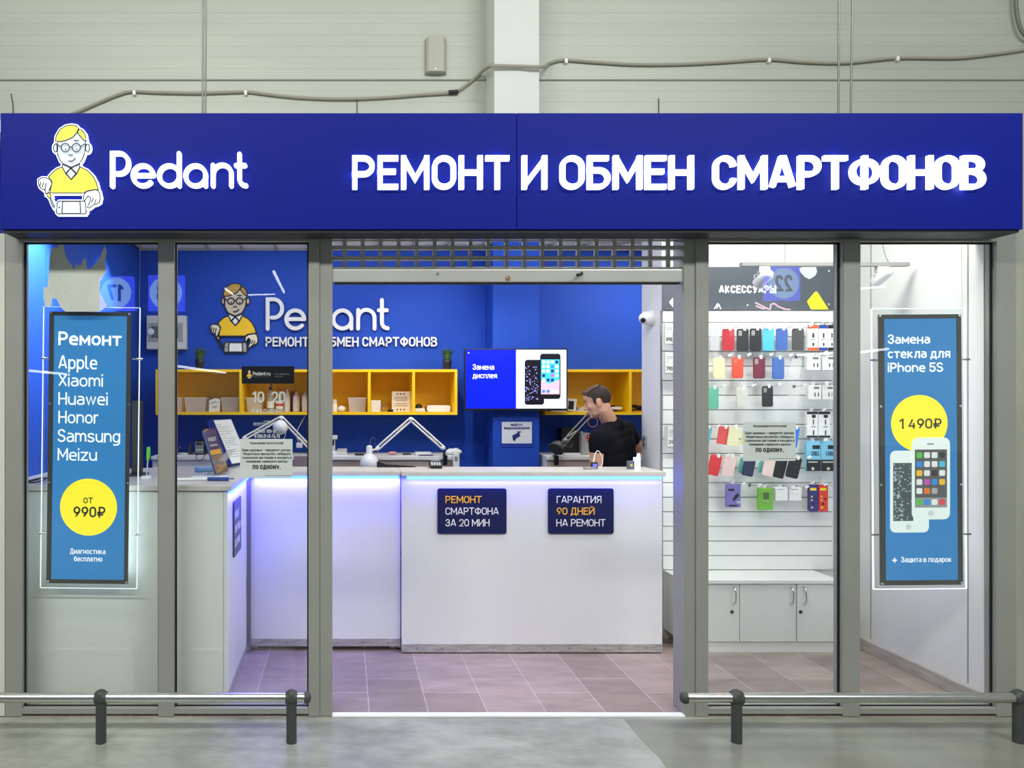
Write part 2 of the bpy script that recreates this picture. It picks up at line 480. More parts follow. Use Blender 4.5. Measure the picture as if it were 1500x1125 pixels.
ACRYL = glass('clear_acrylic', (.96, .98, .98), .05)
WHITEINK = mat('white_print', (240, 240, 240), .5)
FROST = mat('translucent_plastic', (236, 233, 224), .3, trans=.58)
CHROME = mat('chrome', (215, 215, 215), .12, 1.0)

# ------------------------------------------------------------------ the setting
def floor_material():
    m = bpy.data.materials.new('polished_concrete'); m.use_nodes = True
    nt = m.node_tree; b = nt.nodes['Principled BSDF']
    tc = nt.nodes.new('ShaderNodeTexCoord')
    def noise(sc, det, stretch=(1, 1, 1)):
        mp = nt.nodes.new('ShaderNodeMapping'); mp.inputs['Scale'].default_value = stretch
        n = nt.nodes.new('ShaderNodeTexNoise'); n.inputs['Scale'].default_value = sc; n.inputs['Detail'].default_value = det; n.inputs['Roughness'].default_value = .62
        nt.links.new(tc.outputs['Object'], mp.inputs[0]); nt.links.new(mp.outputs[0], n.inputs['Vector'])
        return n
    n1, n2 = noise(1.4, 4), noise(4.5, 3, (1, 1.8, 1))
    r = nt.nodes.new('ShaderNodeValToRGB')
    e = r.color_ramp.elements
    e[0].position, e[1].position = .30, .70
    e[0].color, e[1].color = (*lin((116, 119, 108)), 1), (*lin((180, 181, 170)), 1)
    mx = nt.nodes.new('ShaderNodeMixRGB'); mx.blend_type = 'MIX'; mx.inputs[0].default_value = .45
    nt.links.new(n1.outputs['Fac'], mx.inputs[1]); nt.links.new(n2.outputs['Fac'], mx.inputs[2])
    nt.links.new(mx.outputs[0], r.inputs[0]); nt.links.new(r.outputs[0], b.inputs['Base Color'])
    rr = nt.nodes.new('ShaderNodeMapRange'); rr.inputs[3].default_value, rr.inputs[4].default_value = .13, .27
    nt.links.new(n2.outputs['Fac'], rr.inputs[0]); nt.links.new(rr.outputs[0], b.inputs['Roughness'])
    bp = nt.nodes.new('ShaderNodeBump'); bp.inputs['Strength'].default_value = .015; bp.inputs['Distance'].default_value = .01
    nt.links.new(n2.outputs['Fac'], bp.inputs['Height']); nt.links.new(bp.outputs[0], b.inputs['Normal'])
    return m


def tile_material():
    m = bpy.data.materials.new('vinyl_floor_tiles'); m.use_nodes = True
    nt = m.node_tree; b = nt.nodes['Principled BSDF']
    tc = nt.nodes.new('ShaderNodeTexCoord')
    mp = nt.nodes.new('ShaderNodeMapping'); mp.inputs['Rotation'].default_value = (0, 0, math.radians(90))
    br = nt.nodes.new('ShaderNodeTexBrick')
    br.inputs['Scale'].default_value = 1.0
    br.inputs['Brick Width'].default_value, br.inputs['Row Height'].default_value, br.inputs['Mortar Size'].default_value = .6, .292, .0022
    br.inputs['Color1'].default_value, br.inputs['Color2'].default_value = (*lin((158, 140, 132)), 1), (*lin((134, 117, 110)), 1)
    br.inputs['Mortar'].default_value = (*lin((190, 178, 170)), 1)
    br.offset = .33
    nt.links.new(tc.outputs['Object'], mp.inputs[0]); nt.links.new(mp.outputs[0], br.inputs['Vector'])
    n = nt.nodes.new('ShaderNodeTexNoise'); n.inputs['Scale'].default_value = 5; n.inputs['Detail'].default_value = 7
    m2 = nt.nodes.new('ShaderNodeMapping'); m2.inputs['Scale'].default_value = (1, 2.6, 1)
    nt.links.new(tc.outputs['Object'], m2.inputs[0]); nt.links.new(m2.outputs[0], n.inputs['Vector'])
    mx = nt.nodes.new('ShaderNodeMixRGB'); mx.blend_type = 'OVERLAY'; mx.inputs[0].default_value = .45
    nt.links.new(br.outputs['Color'], mx.inputs[1]); nt.links.new(n.outputs['Fac'], mx.inputs[2])
    nt.links.new(mx.outputs[0], b.inputs['Base Color'])
    b.inputs['Roughness'].default_value = .36
    return m


solo('floor', MB().box(-16, 18, -24, 0.0, -.1, 0), floor_material(), kind='structure')
# darker floor patch right of the doorway, partly painting where shop light ends
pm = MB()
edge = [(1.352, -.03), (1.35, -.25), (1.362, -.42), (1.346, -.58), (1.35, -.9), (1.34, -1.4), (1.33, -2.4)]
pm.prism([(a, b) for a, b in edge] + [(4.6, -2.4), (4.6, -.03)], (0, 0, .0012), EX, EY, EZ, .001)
solo('floor_section', pm, mat('darker_unlit_concrete', (132, 133, 120), .22, noise=(2.2, .22, (1, 1.4, 1)), bump=(7, .06)), kind='structure')
solo('floor_tiles', MB().box(-1.85, 3.26, 0.0, 3.0, -.1, .004), tile_material(), kind='structure')

WT = .1
# outer wall of ribbed sandwich panels, seen above the shop
wm = MB()
ribs = [(4.33 + .097 * i) for i in range(-45, 30)]
z = -0.05
while z < 7.2:
    wm.box(-14, 16, 2.952, 3.06, z, z + .090)
    wm.box(-14, 16, 2.9532, 3.06, z + .090, z + .0975)
    z += .0975
solo('wall_back', wm, mat('grey_green_metal_panel', (174, 178, 167), .45, .1, noise=(.9, .05, (.6, 1, 5)), bump=(60, .05)), kind='structure')
for i, zz in enumerate((4.332, )):
    solo('trim_1', MB().box(-14, 16, 2.945, 2.953, zz - .006, zz + .006), mat('panel_joint', (118, 120, 110), .6), kind='structure')
cm = MB().box(wx(724, 6.33), wx(790, 6.33), 2.58, 2.951, 2.90, 7.2)
solo('column', cm, mat('pale_column_paint', (214, 217, 211), .6, noise=(1.5, .03)), kind='structure', bev=.006)
# shop shell
ZC = 2.86
solo('wall_staff', MB().box(-1.85, 3.3, 2.93, 2.95, 0, ZC), BLUEW, kind='structure')
solo('column_blue', MB().box(wx(722, 6.33), wx(790, 6.33), 2.58, 2.93, 0, ZC), BLUEW, kind='structure')
solo('wall_left', MB().box(-1.85, -1.79, .10, 2.93, 0, ZC), BLUEW, kind='structure')
rw = MB().box(3.207, 3.3, .10, 2.93, 0, ZC)
solo('wall_right', rw, mat('pale_wall_panel', (216, 215, 211), .6, noise=(1.1, .05)), kind='structure')
for px in (1276, 1418):
    yy = 3.207 * F / (px - VX) - D
    solo('trim_2' if px == 1276 else 'trim_3', MB().box(3.204, 3.2075, yy - .003, yy + .003, .09, ZC), mat('seam_grey', (150, 150, 146), .6), kind='structure')
solo('wall_partition', MB().box(2.05, 3.207, 1.215, 1.55, 0, ZC), mat('white_partition', (232, 232, 229), .6, noise=(2, .02)), kind='structure')
solo('baseboard_right', MB().box(3.188, 3.207, .11, 1.2, .004, .075), mat('grey_wood_skirting', (168, 160, 150), .5, noise=(6, .2, (8, 1, 8))), kind='structure', bev=.004)
ce = MB().box(-1.85, 3.3, .02, 2.95, ZC, ZC + .06)
solo('ceiling', ce, mat('white_ceiling', (225, 226, 224), .7), kind='structure')
cg = MB()
for i in range(18):
    x = -1.75 + i * .29
    cg.box(x - .007, x + .007, .15, 2.9, ZC - .024, ZC - .001)
for j in range(10):
    y = .3 + j * .29
    cg.box(-1.78, 3.19, y - .007, y + .007, ZC - .022, ZC - .001)
solo('ceiling_grid', cg, mat('grey_grid', (150, 152, 150), .5), kind='structure')
# far side of the hall, behind the viewer
solo('wall_hall', MB().box(-16, 18, -24.2, -24, 0, 7.2), mat('hall_wall', (120, 124, 118), .7, noise=(.4, .2)), kind='structure')

# hall walls beside the shop front
solo('wall_front_left', MB().box(-4, wx(7.5, D) - .002, 0.0, .12, 0, 2.36), mat('grey_white_board', (205, 206, 196), .6, noise=(1, .04)), kind='structure')
solo('wall_front_right', MB().box(wx(1487, D), 6, 0.0, .12, 0, 2.36), mat('stained_board', (160, 162, 150), .6, noise=(2.5, .16, (2, 1, .5))), kind='structure')
solo('wall_over_door', MB().box(-1.6, 3.17, .115, .16, 2.36, 2.92), mat('grey_lintel_board', (150, 150, 146), .6), kind='structure')

# shop windows
ZB, ZT, ZTOP = wz(1037, D), wz(354, D), 2.40
Z0 = .003


def shop_window(name, xs, jamb, label):
    """xs: pixel columns of the upright profiles [(x0, x1)...]."""
    fr = MB()
    x0, x1 = wx(xs[0][0], D), wx(xs[-1][1], D)
    for a, b in xs:
        fr.box(wx(a, D), wx(b, D), -.005, .07, Z0, ZTOP)
    if jamb:
        a, b = jamb
        fr.box(wx(a, D), wx(b, D), .004, .13, Z0, ZTOP)
    for (a, b), (c, d_) in zip(xs[:-1], xs[1:]):
        fr.box(wx(b, D), wx(c, D), -.005, .07, Z0 + .012, ZB)
        fr.box(wx(b, D), wx(c, D), -.005, .07, ZT, ZTOP)
    w = link_mesh(name, fr, ALU, (x0, 0, 0), .002)
    w.location = (x0, 0, 0)
    props(w, kind='structure')
    for (a, b), (c, d_) in zip(xs[:-1], xs[1:]):
        A, B = wx(b, D), wx(c, D)
        part('glass_pane', MB().box(A + .002, B - .002, .030, .036, ZB + .002, ZT - .002), GLASS, w)
        g = MB(); t = .008
        g.box(A, A + t, .022, .030, ZB, ZT); g.box(B - t, B, .022, .030, ZB, ZT); g.box(A, B, .022, .030, ZB, ZB + t * .6); g.box(A, B, .022, .030, ZT - t, ZT)
        part('gasket', g, RUBBER, w)
    return w


win_l = shop_window('window_1', [(8, 33), (232, 255), (452, 468)], (468, 486.5), '')
win_r = shop_window('window_2', [(1019, 1037), (1234, 1259), (1459, 1487)], (1002.5, 1019), '')
solo('trim_4', MB().box(wx(486.5, D), wx(1002.5, D), -.012, .03, .0, .011), mat('bright_threshold', (235, 235, 238), .35), kind='structure', bev=.003)
solo('trim_5', MB().box(wx(486.5, D), wx(1002.5, D), .075, .10, 2.34, 2.42), ALU, kind='structure')

# ------------------------------------------------------------------ fascia sign
LIT = mat('lit_white_acrylic', (240, 247, 255), .4, emit=1.7)
LITSIDE = LIT
SIGNB = mat('blue_sign_film', (7, 25, 132), .5, noise=(.7, .05), spec=.15)
DS = 3.58                                           # distance of the sign face
sx0, sx1, sz0, sz1 = wx(.5, DS), wx(1498.5, DS), wz(336, DS), wz(165.5, DS)
YS = DS - D
sign = thing('fascia_sign', 'long blue fascia board with white lit lettering and emblem above the whole shop front', 'sign', ((sx0 + sx1) / 2, YS, sz0))
xm = wx(757, DS)
part('sign_panel', MB().box(sx0, xm - .0012, YS, .0, sz0, sz1), SIGNB, sign, bev=.003)
part('sign_panel', MB().box(xm + .0012, sx1, YS, .0, sz0, sz1), SIGNB, sign, bev=.003)
part('underside_strip', MB().box(sx0 + .01, sx1 - .01, YS + .01, -.012, sz0 - .012, sz0 - .0005), mat('dark_sheet', (40, 42, 48), .6), sign)
for a, b, c in ((190, 380, 285), (665, 845, 757), (1130, 1310, 1240)):
    sheets = MB()
    pts = [(wx(a, DS + .12), 0), (wx((a + c) / 2, DS + .12), .012), (wx(c, DS + .12), .016), (wx((b + c) / 2, DS + .12), .012), (wx(b, DS + .12), 0)]
    sheets.prism(pts, (0, YS + .1, sz1 - .0005), EX, EZ, -EY, .03)
    part('top_bracket', sheets, mat('bracket_grey', (92, 95, 90), .5), sign)


def sign_letters(words, parent, d, wt, y0, y1, depth, m):
    for s_, a, b in words:
        lst = []

        def each(ch):
            lst.append((ch, MB())); return lst[-1][1]
        s = d / F
        text(None, s_, wp(a, y1, d - depth), EX, EZ, (y1 - y0) * s, wt, (b - a) * (d - depth) / F, depth, -EY, .17, 7, each)
        for ch, mb in lst:
            part('letter', mb, m, parent)


sign_letters([('РЕМОНТ', 516, 746.5), ('И', 765, 802), ('ОБМЕН', 821, 1017), ('СМАРТФОНОВ', 1046, 1445)], sign, DS, .15, 227.5, 276.5, .022, LIT)


def arcpts(cx, cy, r, a0, a1, n=18, ry=None):
    return [(cx + r * math.cos(math.radians(a0 + (a1 - a0) * i / n)), cy + (ry or r) * math.sin(math.radians(a0 + (a1 - a0) * i / n))) for i in range(n + 1)]


LOGO = {   # round-ended strokes of the word mark, y upwards from the base line, in units of stroke-centre pixels
    'P': [([(0, 0), (0, 200), (42, 200)] + arcpts(42, 138, 56, 90, -90, 16, 62) + [(26, 76)], False)],
    'e': [([(132, 66), (246, 66)], False), (arcpts(187, 64, 61, 2, 318, 30), False)],
    'd': [(arcpts(346, 64, 61, 0, 360, 34), True), ([(406, 2), (406, 198)], False)],
    'a': [(arcpts(506, 64, 61, 0, 360, 34), True), ([(566, 2), (566, 66)], False)],
    'n': [([(612, 2), (612, 128)], False), ([(612, 70)] + arcpts(668, 74, 55, 180, 0, 18) + [(723, 2)], False)],
    't': [([(773, 195), (773, 44)] + arcpts(812, 44, 39, 180, 270, 8, 40) + [(812, 4)], False), ([(752, 126), (806, 126)], False)],
}


def word_mark(o, k, t, depth, m, parent, name='letter'):
    for ch, strokes in LOGO.items():
        mb = MB()
        for li, (pts, cl) in enumerate(strokes):
            stroke(mb, [(a * k, b * k) for a, b in (pts[:-1] if cl else pts)], t * k, Vector(o), EX, EZ, -EY, depth, False, cl, True, li * .0011)
        part(name, mb, m, parent)


kz = DS / F / 4.1667
word_mark(wp(20 + 600 / 4.1667, 160 + 468 / 4.1667, DS - .022), kz, 25.5, .022, LIT, sign)

EMB = {    # the emblem: outlines in pixels of a close view, y downwards
    'skin': [[(268, 195), (265, 240), (270, 280), (285, 315), (305, 338), (330, 352), (350, 357), (375, 350), (400, 335), (418, 310), (432, 275), (438, 240), (440, 190), (425, 150), (390, 115), (330, 115), (285, 150)]],
    'ears': [disc(257, 238, 13, 20, 25), disc(451, 238, 13, 20, 25)],
    'neck': [[(300, 332), (298, 352), (320, 396), (352, 430), (385, 396), (406, 350), (402, 332), (352, 355)]],
    'hair': [[(257, 198), (261, 165), (284, 126), (318, 104), (355, 98), (385, 104), (398, 120), (385, 148), (360, 174), (325, 190), (290, 199)],
             [(400, 122), (418, 130), (437, 155), (446, 196), (430, 192), (412, 172), (392, 146)]],
    'jumper': [[(298, 352), (265, 365), (237, 387), (214, 415), (236, 440), (228, 480), (222, 512), (428, 512), (450, 498), (500, 490), (517, 492), (506, 450), (485, 410), (452, 375), (406, 352), (385, 396), (352, 430), (320, 396)]],
    'hand_a': [[(156, 430), (175, 419), (205, 421), (228, 432), (236, 455), (226, 480), (212, 512), (198, 518), (194, 492), (180, 492), (163, 477), (155, 455)]],
    'hand_b': [[(430, 520), (450, 502), (500, 492), (522, 500), (531, 540), (525, 568), (505, 580), (490, 582), (462, 604), (450, 601), (468, 560), (470, 542), (456, 530), (445, 545), (437, 560), (428, 551)]],
    'handle': [[(204, 516), (222, 510), (233, 535), (222, 546), (208, 530)]],
    'shaft': [[(223, 546), (231, 542), (242, 572), (256, 596), (247, 602), (233, 576)]],
    'phone': [[(278, 561), (432, 561), (441, 572), (446, 628), (438, 640), (272, 640), (263, 630), (268, 572)]],
    'screen': [[(303, 564), (407, 564), (411, 637), (299, 637)]],
    'collar': [[(300, 338), (298, 353), (318, 394), (350, 361)], [(404, 338), (406, 351), (386, 394), (352, 361)], [(350, 362), (323, 394), (352, 429), (381, 394)]],
}
EMB_LINES = [([(262, 213), (294, 234)], 6), ([(411, 233), (441, 213)], 6), ([(344, 234), (361, 234)], 6), ([(373, 195), (400, 195)], 6), ([(340, 283), (363, 283)], 6),
             ([(339, 320), (355, 321), (370, 315), (379, 304)], 6), ([(187, 450), (180, 478)], 5), ([(203, 454), (195, 492)], 5), ([(171, 445), (165, 470)], 5),
             ([(490, 545), (478, 570)], 5), ([(506, 552), (497, 575)], 5)]


def emblem(o, k, depth, mats, parent, halo=0, line=6):
    """The figure at its craft; o = point for pixel (350, 375); k = metres per pixel."""
    o = Vector(o)
    T = lambda pts: [((a - 350) * k, (375 - b) * k) for a, b in pts]
    step = .0008
    base = MB()
    if halo:
        for key in EMB:
            for poly in EMB[key]:
                stroke(base, T(poly), halo * k, o, EX, EZ, -EY, depth - .002, False, True)
                base.prism(T(poly), o, EX, EZ, -EY, depth - .002)
        part('emblem_backing', base, mats['back'], parent)
    order = [('skin', ['ears', 'neck', 'skin']), ('jumper', ['jumper']), ('hair', ['hair']), ('shirt', ['collar']), ('hand', ['hand_a', 'hand_b']), ('handle', ['handle']), ('phone', ['phone', 'shaft']), ('screen', ['screen'])]
    em = None
    ln = MB()
    for i, (mk, keys) in enumerate(order):
        lift = -EY * (.001 + step * i)
        for key in keys:
            for poly in EMB[key]:
                part('emblem_' + mk, MB().prism(T(poly), o + lift, EX, EZ, -EY, depth), mats[mk], parent)
                stroke(ln, T(poly), line * k, o + lift - EY * .0004, EX, EZ, -EY, .0003, False, True)
    lift = -EY * (.002 + step * 8)
    for pts, t in EMB_LINES:
        stroke(ln, T(pts), t * line / 6 * k, o + lift, EX, EZ, -EY, .0005, False, False, True)
    for cx in (319, 386):
        stroke(ln, T(disc(cx, 238, 25, 26)), line * k, o + lift, EX, EZ, -EY, .0005, False, True)
        ln.prism(T(disc(cx + 2, 249, 4 * line / 6, 10)), o + lift, EX, EZ, -EY, .0005)
    ln.prism(T(disc(282, 600, 5, 10)), o + lift, EX, EZ, -EY, .0005)
    part('emblem_lines', ln, mats['line'], parent)


lit_y = mat('lit_yellow', (246, 236, 70), .4, emit=.5)
lit_s = mat('lit_pale_blue', (206, 220, 236), .4, emit=.5)
emblem(wp(20 + 350 / 4.1667, 160 + 375 / 4.1667, DS - .016), kz, .016,
       dict(skin=lit_s, jumper=lit_y, hair=lit_y, shirt=lit_s, hand=mat('lit_white_film', (240, 244, 248), .4, emit=.65), handle=lit_y,
            phone=lit_s, screen=MATS['lit_white_film'], line=mat('grey_line', (70, 76, 90), .5), back=LIT), sign, 20, 7)

# rods that hold the fascia, hung from the hall roof
for i, (px, pt) in enumerate(((297, 297.5), (301, 302.5), (1228, 1229.5), (1246, 1251))):
    y = YS + .10
    dd = y + D
    tops = wz(0, dd) + 1.6
    r = MB().tube([(wx(px, dd), y, sz1 - .002), (wx(px, dd) + (pt - px) / F * dd * 2.0, y, tops)], .0045, 8)
    solo('suspension_rod', r, mat('rod_steel', (120, 124, 118), .4, .8), ['thin steel rod holding the blue fascia above its yellow emblem, outer one', 'thin steel rod holding the blue fascia above its yellow emblem, inner one beside its twin',
         'thin steel rod holding the fascia above its far lettering, the one nearer the column', 'thin steel rod holding the fascia above its far lettering, farther from the column'][i], 'rod', 'suspension rods of the fascia')

# conduit on the outer wall
GREYC = mat('grey_conduit', (150, 147, 132), .5)
dW = 6.685


def wall_run(pts, d, bulge=()):
    return [wp(x, y, d - (.38 if 706 < x < 796 else 0)) for x, y in pts]


def smooth_path(P, n=6):
    P = [Vector(p) for p in P]
    out = []
    for i in range(len(P) - 1):
        a, b, c, d_ = P[max(i - 1, 0)], P[i], P[i + 1], P[min(i + 2, len(P) - 1)]
        for k in range(n):
            t = k / n
            out.append(.5 * ((2 * b) + (c - a) * t + (2 * a - 5 * b + 4 * c - d_) * t * t + (3 * b - a - 3 * c + d_) * t ** 3))
    return out + [P[-1]]


cable = thing('conduit_run', 'long grey corrugated conduit sagging across the panel wall above the fascia', 'conduit', wp(660, 137, dW))
c1 = smooth_path(wall_run([(-60, 300), (40, 205), (95, 172), (118, 162), (150, 148), (178, 137), (196, 134), (230, 135.5), (290, 136.5), (340, 135), (362, 134.5), (395, 138.5), (440, 143), (500, 145), (560, 143), (620, 138.5), (664, 135), (684, 124), (703, 108)], dW), 5)
c1 += smooth_path([wp(708, 103, 6.60), wp(717, 98, 6.34), wp(722.5, 96.5, 6.295), wp(757, 97, 6.30), wp(793, 98, 6.295), wp(801, 95, 6.40), wp(803, 93.5, 6.6)], 4)
c1 += smooth_path(wall_run([(806, 92.5), (825, 88), (870, 91), (930, 94.5), (1000, 94), (1060, 91), (1125, 87), (1180, 91), (1240, 92), (1315, 85), (1400, 85), (1450, 80), (1500, 73), (1560, 60), (1720, 66), (1900, 60), (2150, 64), (2500, 60)], dW), 5)
part('conduit', MB().tube(c1, .0135, 8), GREYC, cable)
part('coupler', MB().tube([wp(657, 135.5, dW - .005), wp(671, 134.6, dW - .005)], .019, 10), BLACK, cable, 'black coupling sleeve')
for x, y in ((197, 136), (360, 136), (829, 89.5), (1126, 88.5), (1314, 86)):
    part('clip', MB().box(wx(x, dW) - .012, wx(x, dW) + .012, 2.92, 2.951, wz(y, dW) - .02, wz(y, dW) + .016), WPLAS, cable)
c2 = smooth_path(wall_run([(1487, -260), (1488, -20), (1489, 15), (1493, 36), (1500, 50), (1512, 56), (1526, 54), (1536, 46)], 6.645), 5)
solo('cable_loop', MB().tube(c2, .016, 8), mat('olive_cable', (112, 112, 100), .5), 'thick drooping grey cable bundle in the upper corner of the panel wall', 'cable')
box = thing('cover_box', 'small curved grey cover box fixed to the panel wall beside the column', 'cover box', wp(638.5, 104, 6.7))
bm_ = MB()
a0, a1, zb, zt = wx(623, 6.64), wx(655, 6.64), wz(104.5, 6.64), wz(54, 6.64)
prof = [(a0, 2.951), (a0 + .012, 2.90), (a0 + .03, 2.885), ((a0 + a1) / 2, 2.88), (a1 - .03, 2.885), (a1 - .012, 2.90), (a1, 2.951)]
bm_.prism(prof, (0, 0, zt), EX, EY, EZ, zt - zb)
part('cover', bm_, mat('cover_grey', (172, 170, 158), .45), box)
part('screw', MB().lathe([(.006, 0), (.006, .004)], (wx(638, 6.63), 2.881, zb + .02), -EY, 10), CHROME, box)
for i, (x, y0, y1) in enumerate(((16, 137, 168), (523, 142, 170), (965, 144, 172))):
    dx = 4 if i == 0 else 0
    solo('wall_wire', MB().tube([wp(x, y0, dW + .01), wp(x + dx * .7, (y0 + y1) / 2, dW + .01), wp(x + dx, y1 + 12, dW + .01)], .004, 6), mat('dark_wire', (70, 70, 62), .6),
         ['short dark wire hanging on the panel wall near the emblem end', 'thin dark vertical wire dropping from the conduit behind the fascia', 'thin dark vertical wire standing up behind the fascia past the column'][i], 'wire')

# ------------------------------------------------------------------ roller shutter
sh = thing('roller_shutter', 'grey metal roller grille pulled almost fully up above the open doorway', 'shutter', (wx(745, 3.78), .03, wz(413, 3.78)))
dS = 3.785
SHUT = mat('shutter_aluminium', (196, 197, 192), .38, .35, noise=(4, .05))
x0, x1 = wx(487, D) - .01, wx(1002, D) + .01
zb = wz(414, dS); pitch = wz(372, dS) - wz(387.5, dS)
zrow = wz(394.5, dS)
for k in range(5):
    mb = MB()
    z0 = zrow + k * pitch
    zc, zs = z0 + pitch * .22, z0 + pitch * .82
    # rails above and below the row of slots, rounded like extruded slats
    for za, zb_ in ((z0, zc), (zs, z0 + pitch - .0005)):
        h = (zb_ - za) / 2
        mb.prism([(0.028, za), (.044, za), (.044, zb_), (.028, zb_), (.0235, zb_ - h * .6), (.0235, za + h * .6)], (x0, 0, 0), EY, EZ, EX, -(x1 - x0))
    xx = wx(487, dS)
    i = 0
    while True:
        a = wx(475.8 + 26.3 * i, dS); i += 1
        if a > x1: break
        b = a + .019
        if b < x0: continue
        mb.box(max(a, x0), min(b, x1), .029, .043, zc, zs)
    part('slat', mb, SHUT, sh)
part('bottom_bar', MB().box(x0, x1, .018, .055, zb, zrow - .001), SHUT, sh, bev=.006)
part('bottom_seal', MB().box(x0 + .02, x1 - .02, .025, .05, zb - .008, zb + .001), RUBBER, sh)
for px, py, r, m in ((641, 401, .006, CHROME), (744, 407, .011, mat('brass_lock', (190, 150, 110), .35, .6)), (851, 401, .009, DARKP)):
    part('lock', MB().lathe([(r, 0), (r, .008), (r * .5, .010)], (wx(px, dS - .02), .0185, wz(py, dS - .02)), -EY, 16), m, sh)
part('lock_knob', MB().tube([wp(852, 400, dS - .025), wp(846, 403, dS - .06)], .008, 8), BLACK, sh)

# ------------------------------------------------------------------ bumper rails
def bumper(xa, xb, posts, caps, label, d=3.47):
    y = d - D
    zc = wz(1022, d)
    t = thing('bumper_rail', label, 'rail', (wx((xa + xb) / 2, d), y, 0), 'steel bumper rails along the shop front')
    part('rail_tube', MB().tube([(wx(xa, d), y, zc), (wx(xb, d), y, zc)], .0225, 20), STEEL, t)
    for px in posts:
        x = wx(px, d)
        p = part('post', MB().lathe([(.0235, 0.0), (.0235, zc - .02), (.0225, zc)], (x, y, 0), EZ, 20), DARKP, t)
        part('saddle', MB().lathe([(.0265, -.026), (.030, -.02), (.030, .02), (.0265, .026)], (x, y, zc), EX, 20).ball((x, y, zc + .012), .029, .029, .026, 16, 8), DARKP, p)
    for px, sgn in caps:
        x = wx(px, d)
        part('end_cap', MB().lathe([(.026, 0), (.026, .016), (.02, .026), (.006, .03)], (x, y, zc), EX * sgn, 20), DARKP, t)
    return t


bumper(-60, 446, (148, 427), ((446, 1),), 'brushed steel bumper rail on dark posts before the phone-makes poster window')
bumper(1006, 1540, (1079, 1492), ((1006, -1),), 'brushed steel bumper rail on dark posts before the accessories window')

# ------------------------------------------------------------------ service counter
TOPW = mat('worktop_beige_grey', (206, 200, 192), .3, noise=(12, .06))
KICK = mat('worn_aluminium_strip', (190, 188, 186), .35, .6, noise=(14, .25, (1, 6, 6)))
LED = mat('blue_led_strip', (46, 78, 255), .5, emit=13.0)
ZCT = 1.112
dm, dl = 4.67, 4.715
FRONT = mat('counter_front_laminate', (222, 222, 224), .42, noise=(1.2, .02))


def counter_unit(xa, xb, y0, y1, zbot, kick, label, face='y'):
    t = thing('counter_unit', label, 'counter', ((xa + xb) / 2, y0, 0))
    part('front_panel', MB().box(xa, xb, y0, y0 + .018, zbot, ZCT - .035), FRONT, t, bev=.0015)
    b = MB()
    b.box(xa, xa + .018, y0 + .019, y1, .02, ZCT - .035); b.box(xb - .018, xb, y0 + .019, y1, .02, ZCT - .035)
    b.box(xa, xb, y0 + .03, y1, .06, .078); b.box(xa, xb, y0 + .03, y1, .6, .618)
    b.box(xa + .02, xa + .06, y0 + .05, y0 + .09, .004, .06); b.box(xb - .06, xb - .02, y0 + .05, y0 + .09, .004, .06)
    part('carcass', b, WHITE, t)
    if kick:
        k = MB().box(xa, xb, y0 - .004, y0 - .0003, kick[0], kick[1])
        p = part('kick_strip', k, KICK, t)
        for i in range(int((xb - xa) / .155)):
            part('rivet', MB().lathe([(.004, 0), (.003, .0015)], (xa + .09 + i * .155, y0 - .004, (kick[0] + kick[1]) / 2), -EY, 8), DARKP, p)
    return t


ym, yl = dm - D, dl - D
xmA, xmB = wx(588.5, dm), wx(970, dm)
xlA = -.60
xlB = wx(586.5, dl)
counter_unit(xmA, xmB, ym, ym + .30, .012, (.012, .062), 'broad white service counter front carrying two navy signs, straight ahead in the doorway')
counter_unit(xlA, xlB, yl, yl + .27, .035, (.035, .080), 'narrower lavender-lit counter front between the side counter and the broad one')
# side counter behind the left window
YR = .165
rt = thing('side_counter', 'pale side counter running behind the poster window towards the staff area', 'counter', (-1.1, YR, 0))
part('front_panel', MB().box(-1.785, -.62, YR, YR + .018, .006, ZCT - .032), mat('pale_green_grey_laminate', (222, 226, 220), .4, noise=(1.4, .03)), rt)
part('side_panel', MB().box(-.618, -.60, YR, yl - .025, .006, ZCT - .032), FRONT, rt)
part('corner_strip', MB().box(-.6005, -.597, YR - .001, YR + .03, .006, ZCT - .032), WPLAS, rt)
part('corner_post', MB().box(-.597, -.575, yl - .03, yl - .006, .02, ZCT - .04), mat('grey_corner_post', (120, 118, 128), .4, .5), rt)
part('kick_strip', MB().box(-.5995, -.5955, YR + .03, yl - .03, .006, .055), KICK, rt)
part('back_panel', MB().box(-1.785, -.62, YR + .70, YR + .715, .02, ZCT - .032), WHITE, rt)

# worktops with the light strips under their front edge
def worktop(poly, label, led, watts):
    t = thing('worktop', label, 'worktop', (sum(a for a, b in poly) / len(poly), sum(b for a, b in poly) / len(poly), ZCT - .03))
    part('board', MB().prism(poly, (0, 0, ZCT), EX, EY, EZ, .028), TOPW, t, bev=.003)
    for a, b, c, e in led:
        part('light_strip', MB().box(a, b, c, e, ZCT - .047, ZCT - .0285), LED, t, 'glowing blue LED strip')
        along_x = b - a > e - c
        if along_x: area('strip_light', ((a + b) / 2, c - .004, ZCT - .052), ((a + b) / 2, c + .35, .15), b - a, .008, watts, (.085, .07, 1.0))
        else: area('strip_light', (b + .004, (c + e) / 2, ZCT - .052), (b - .35, (c + e) / 2, .15), .008, e - c, watts, (.085, .07, 1.0))
    return t


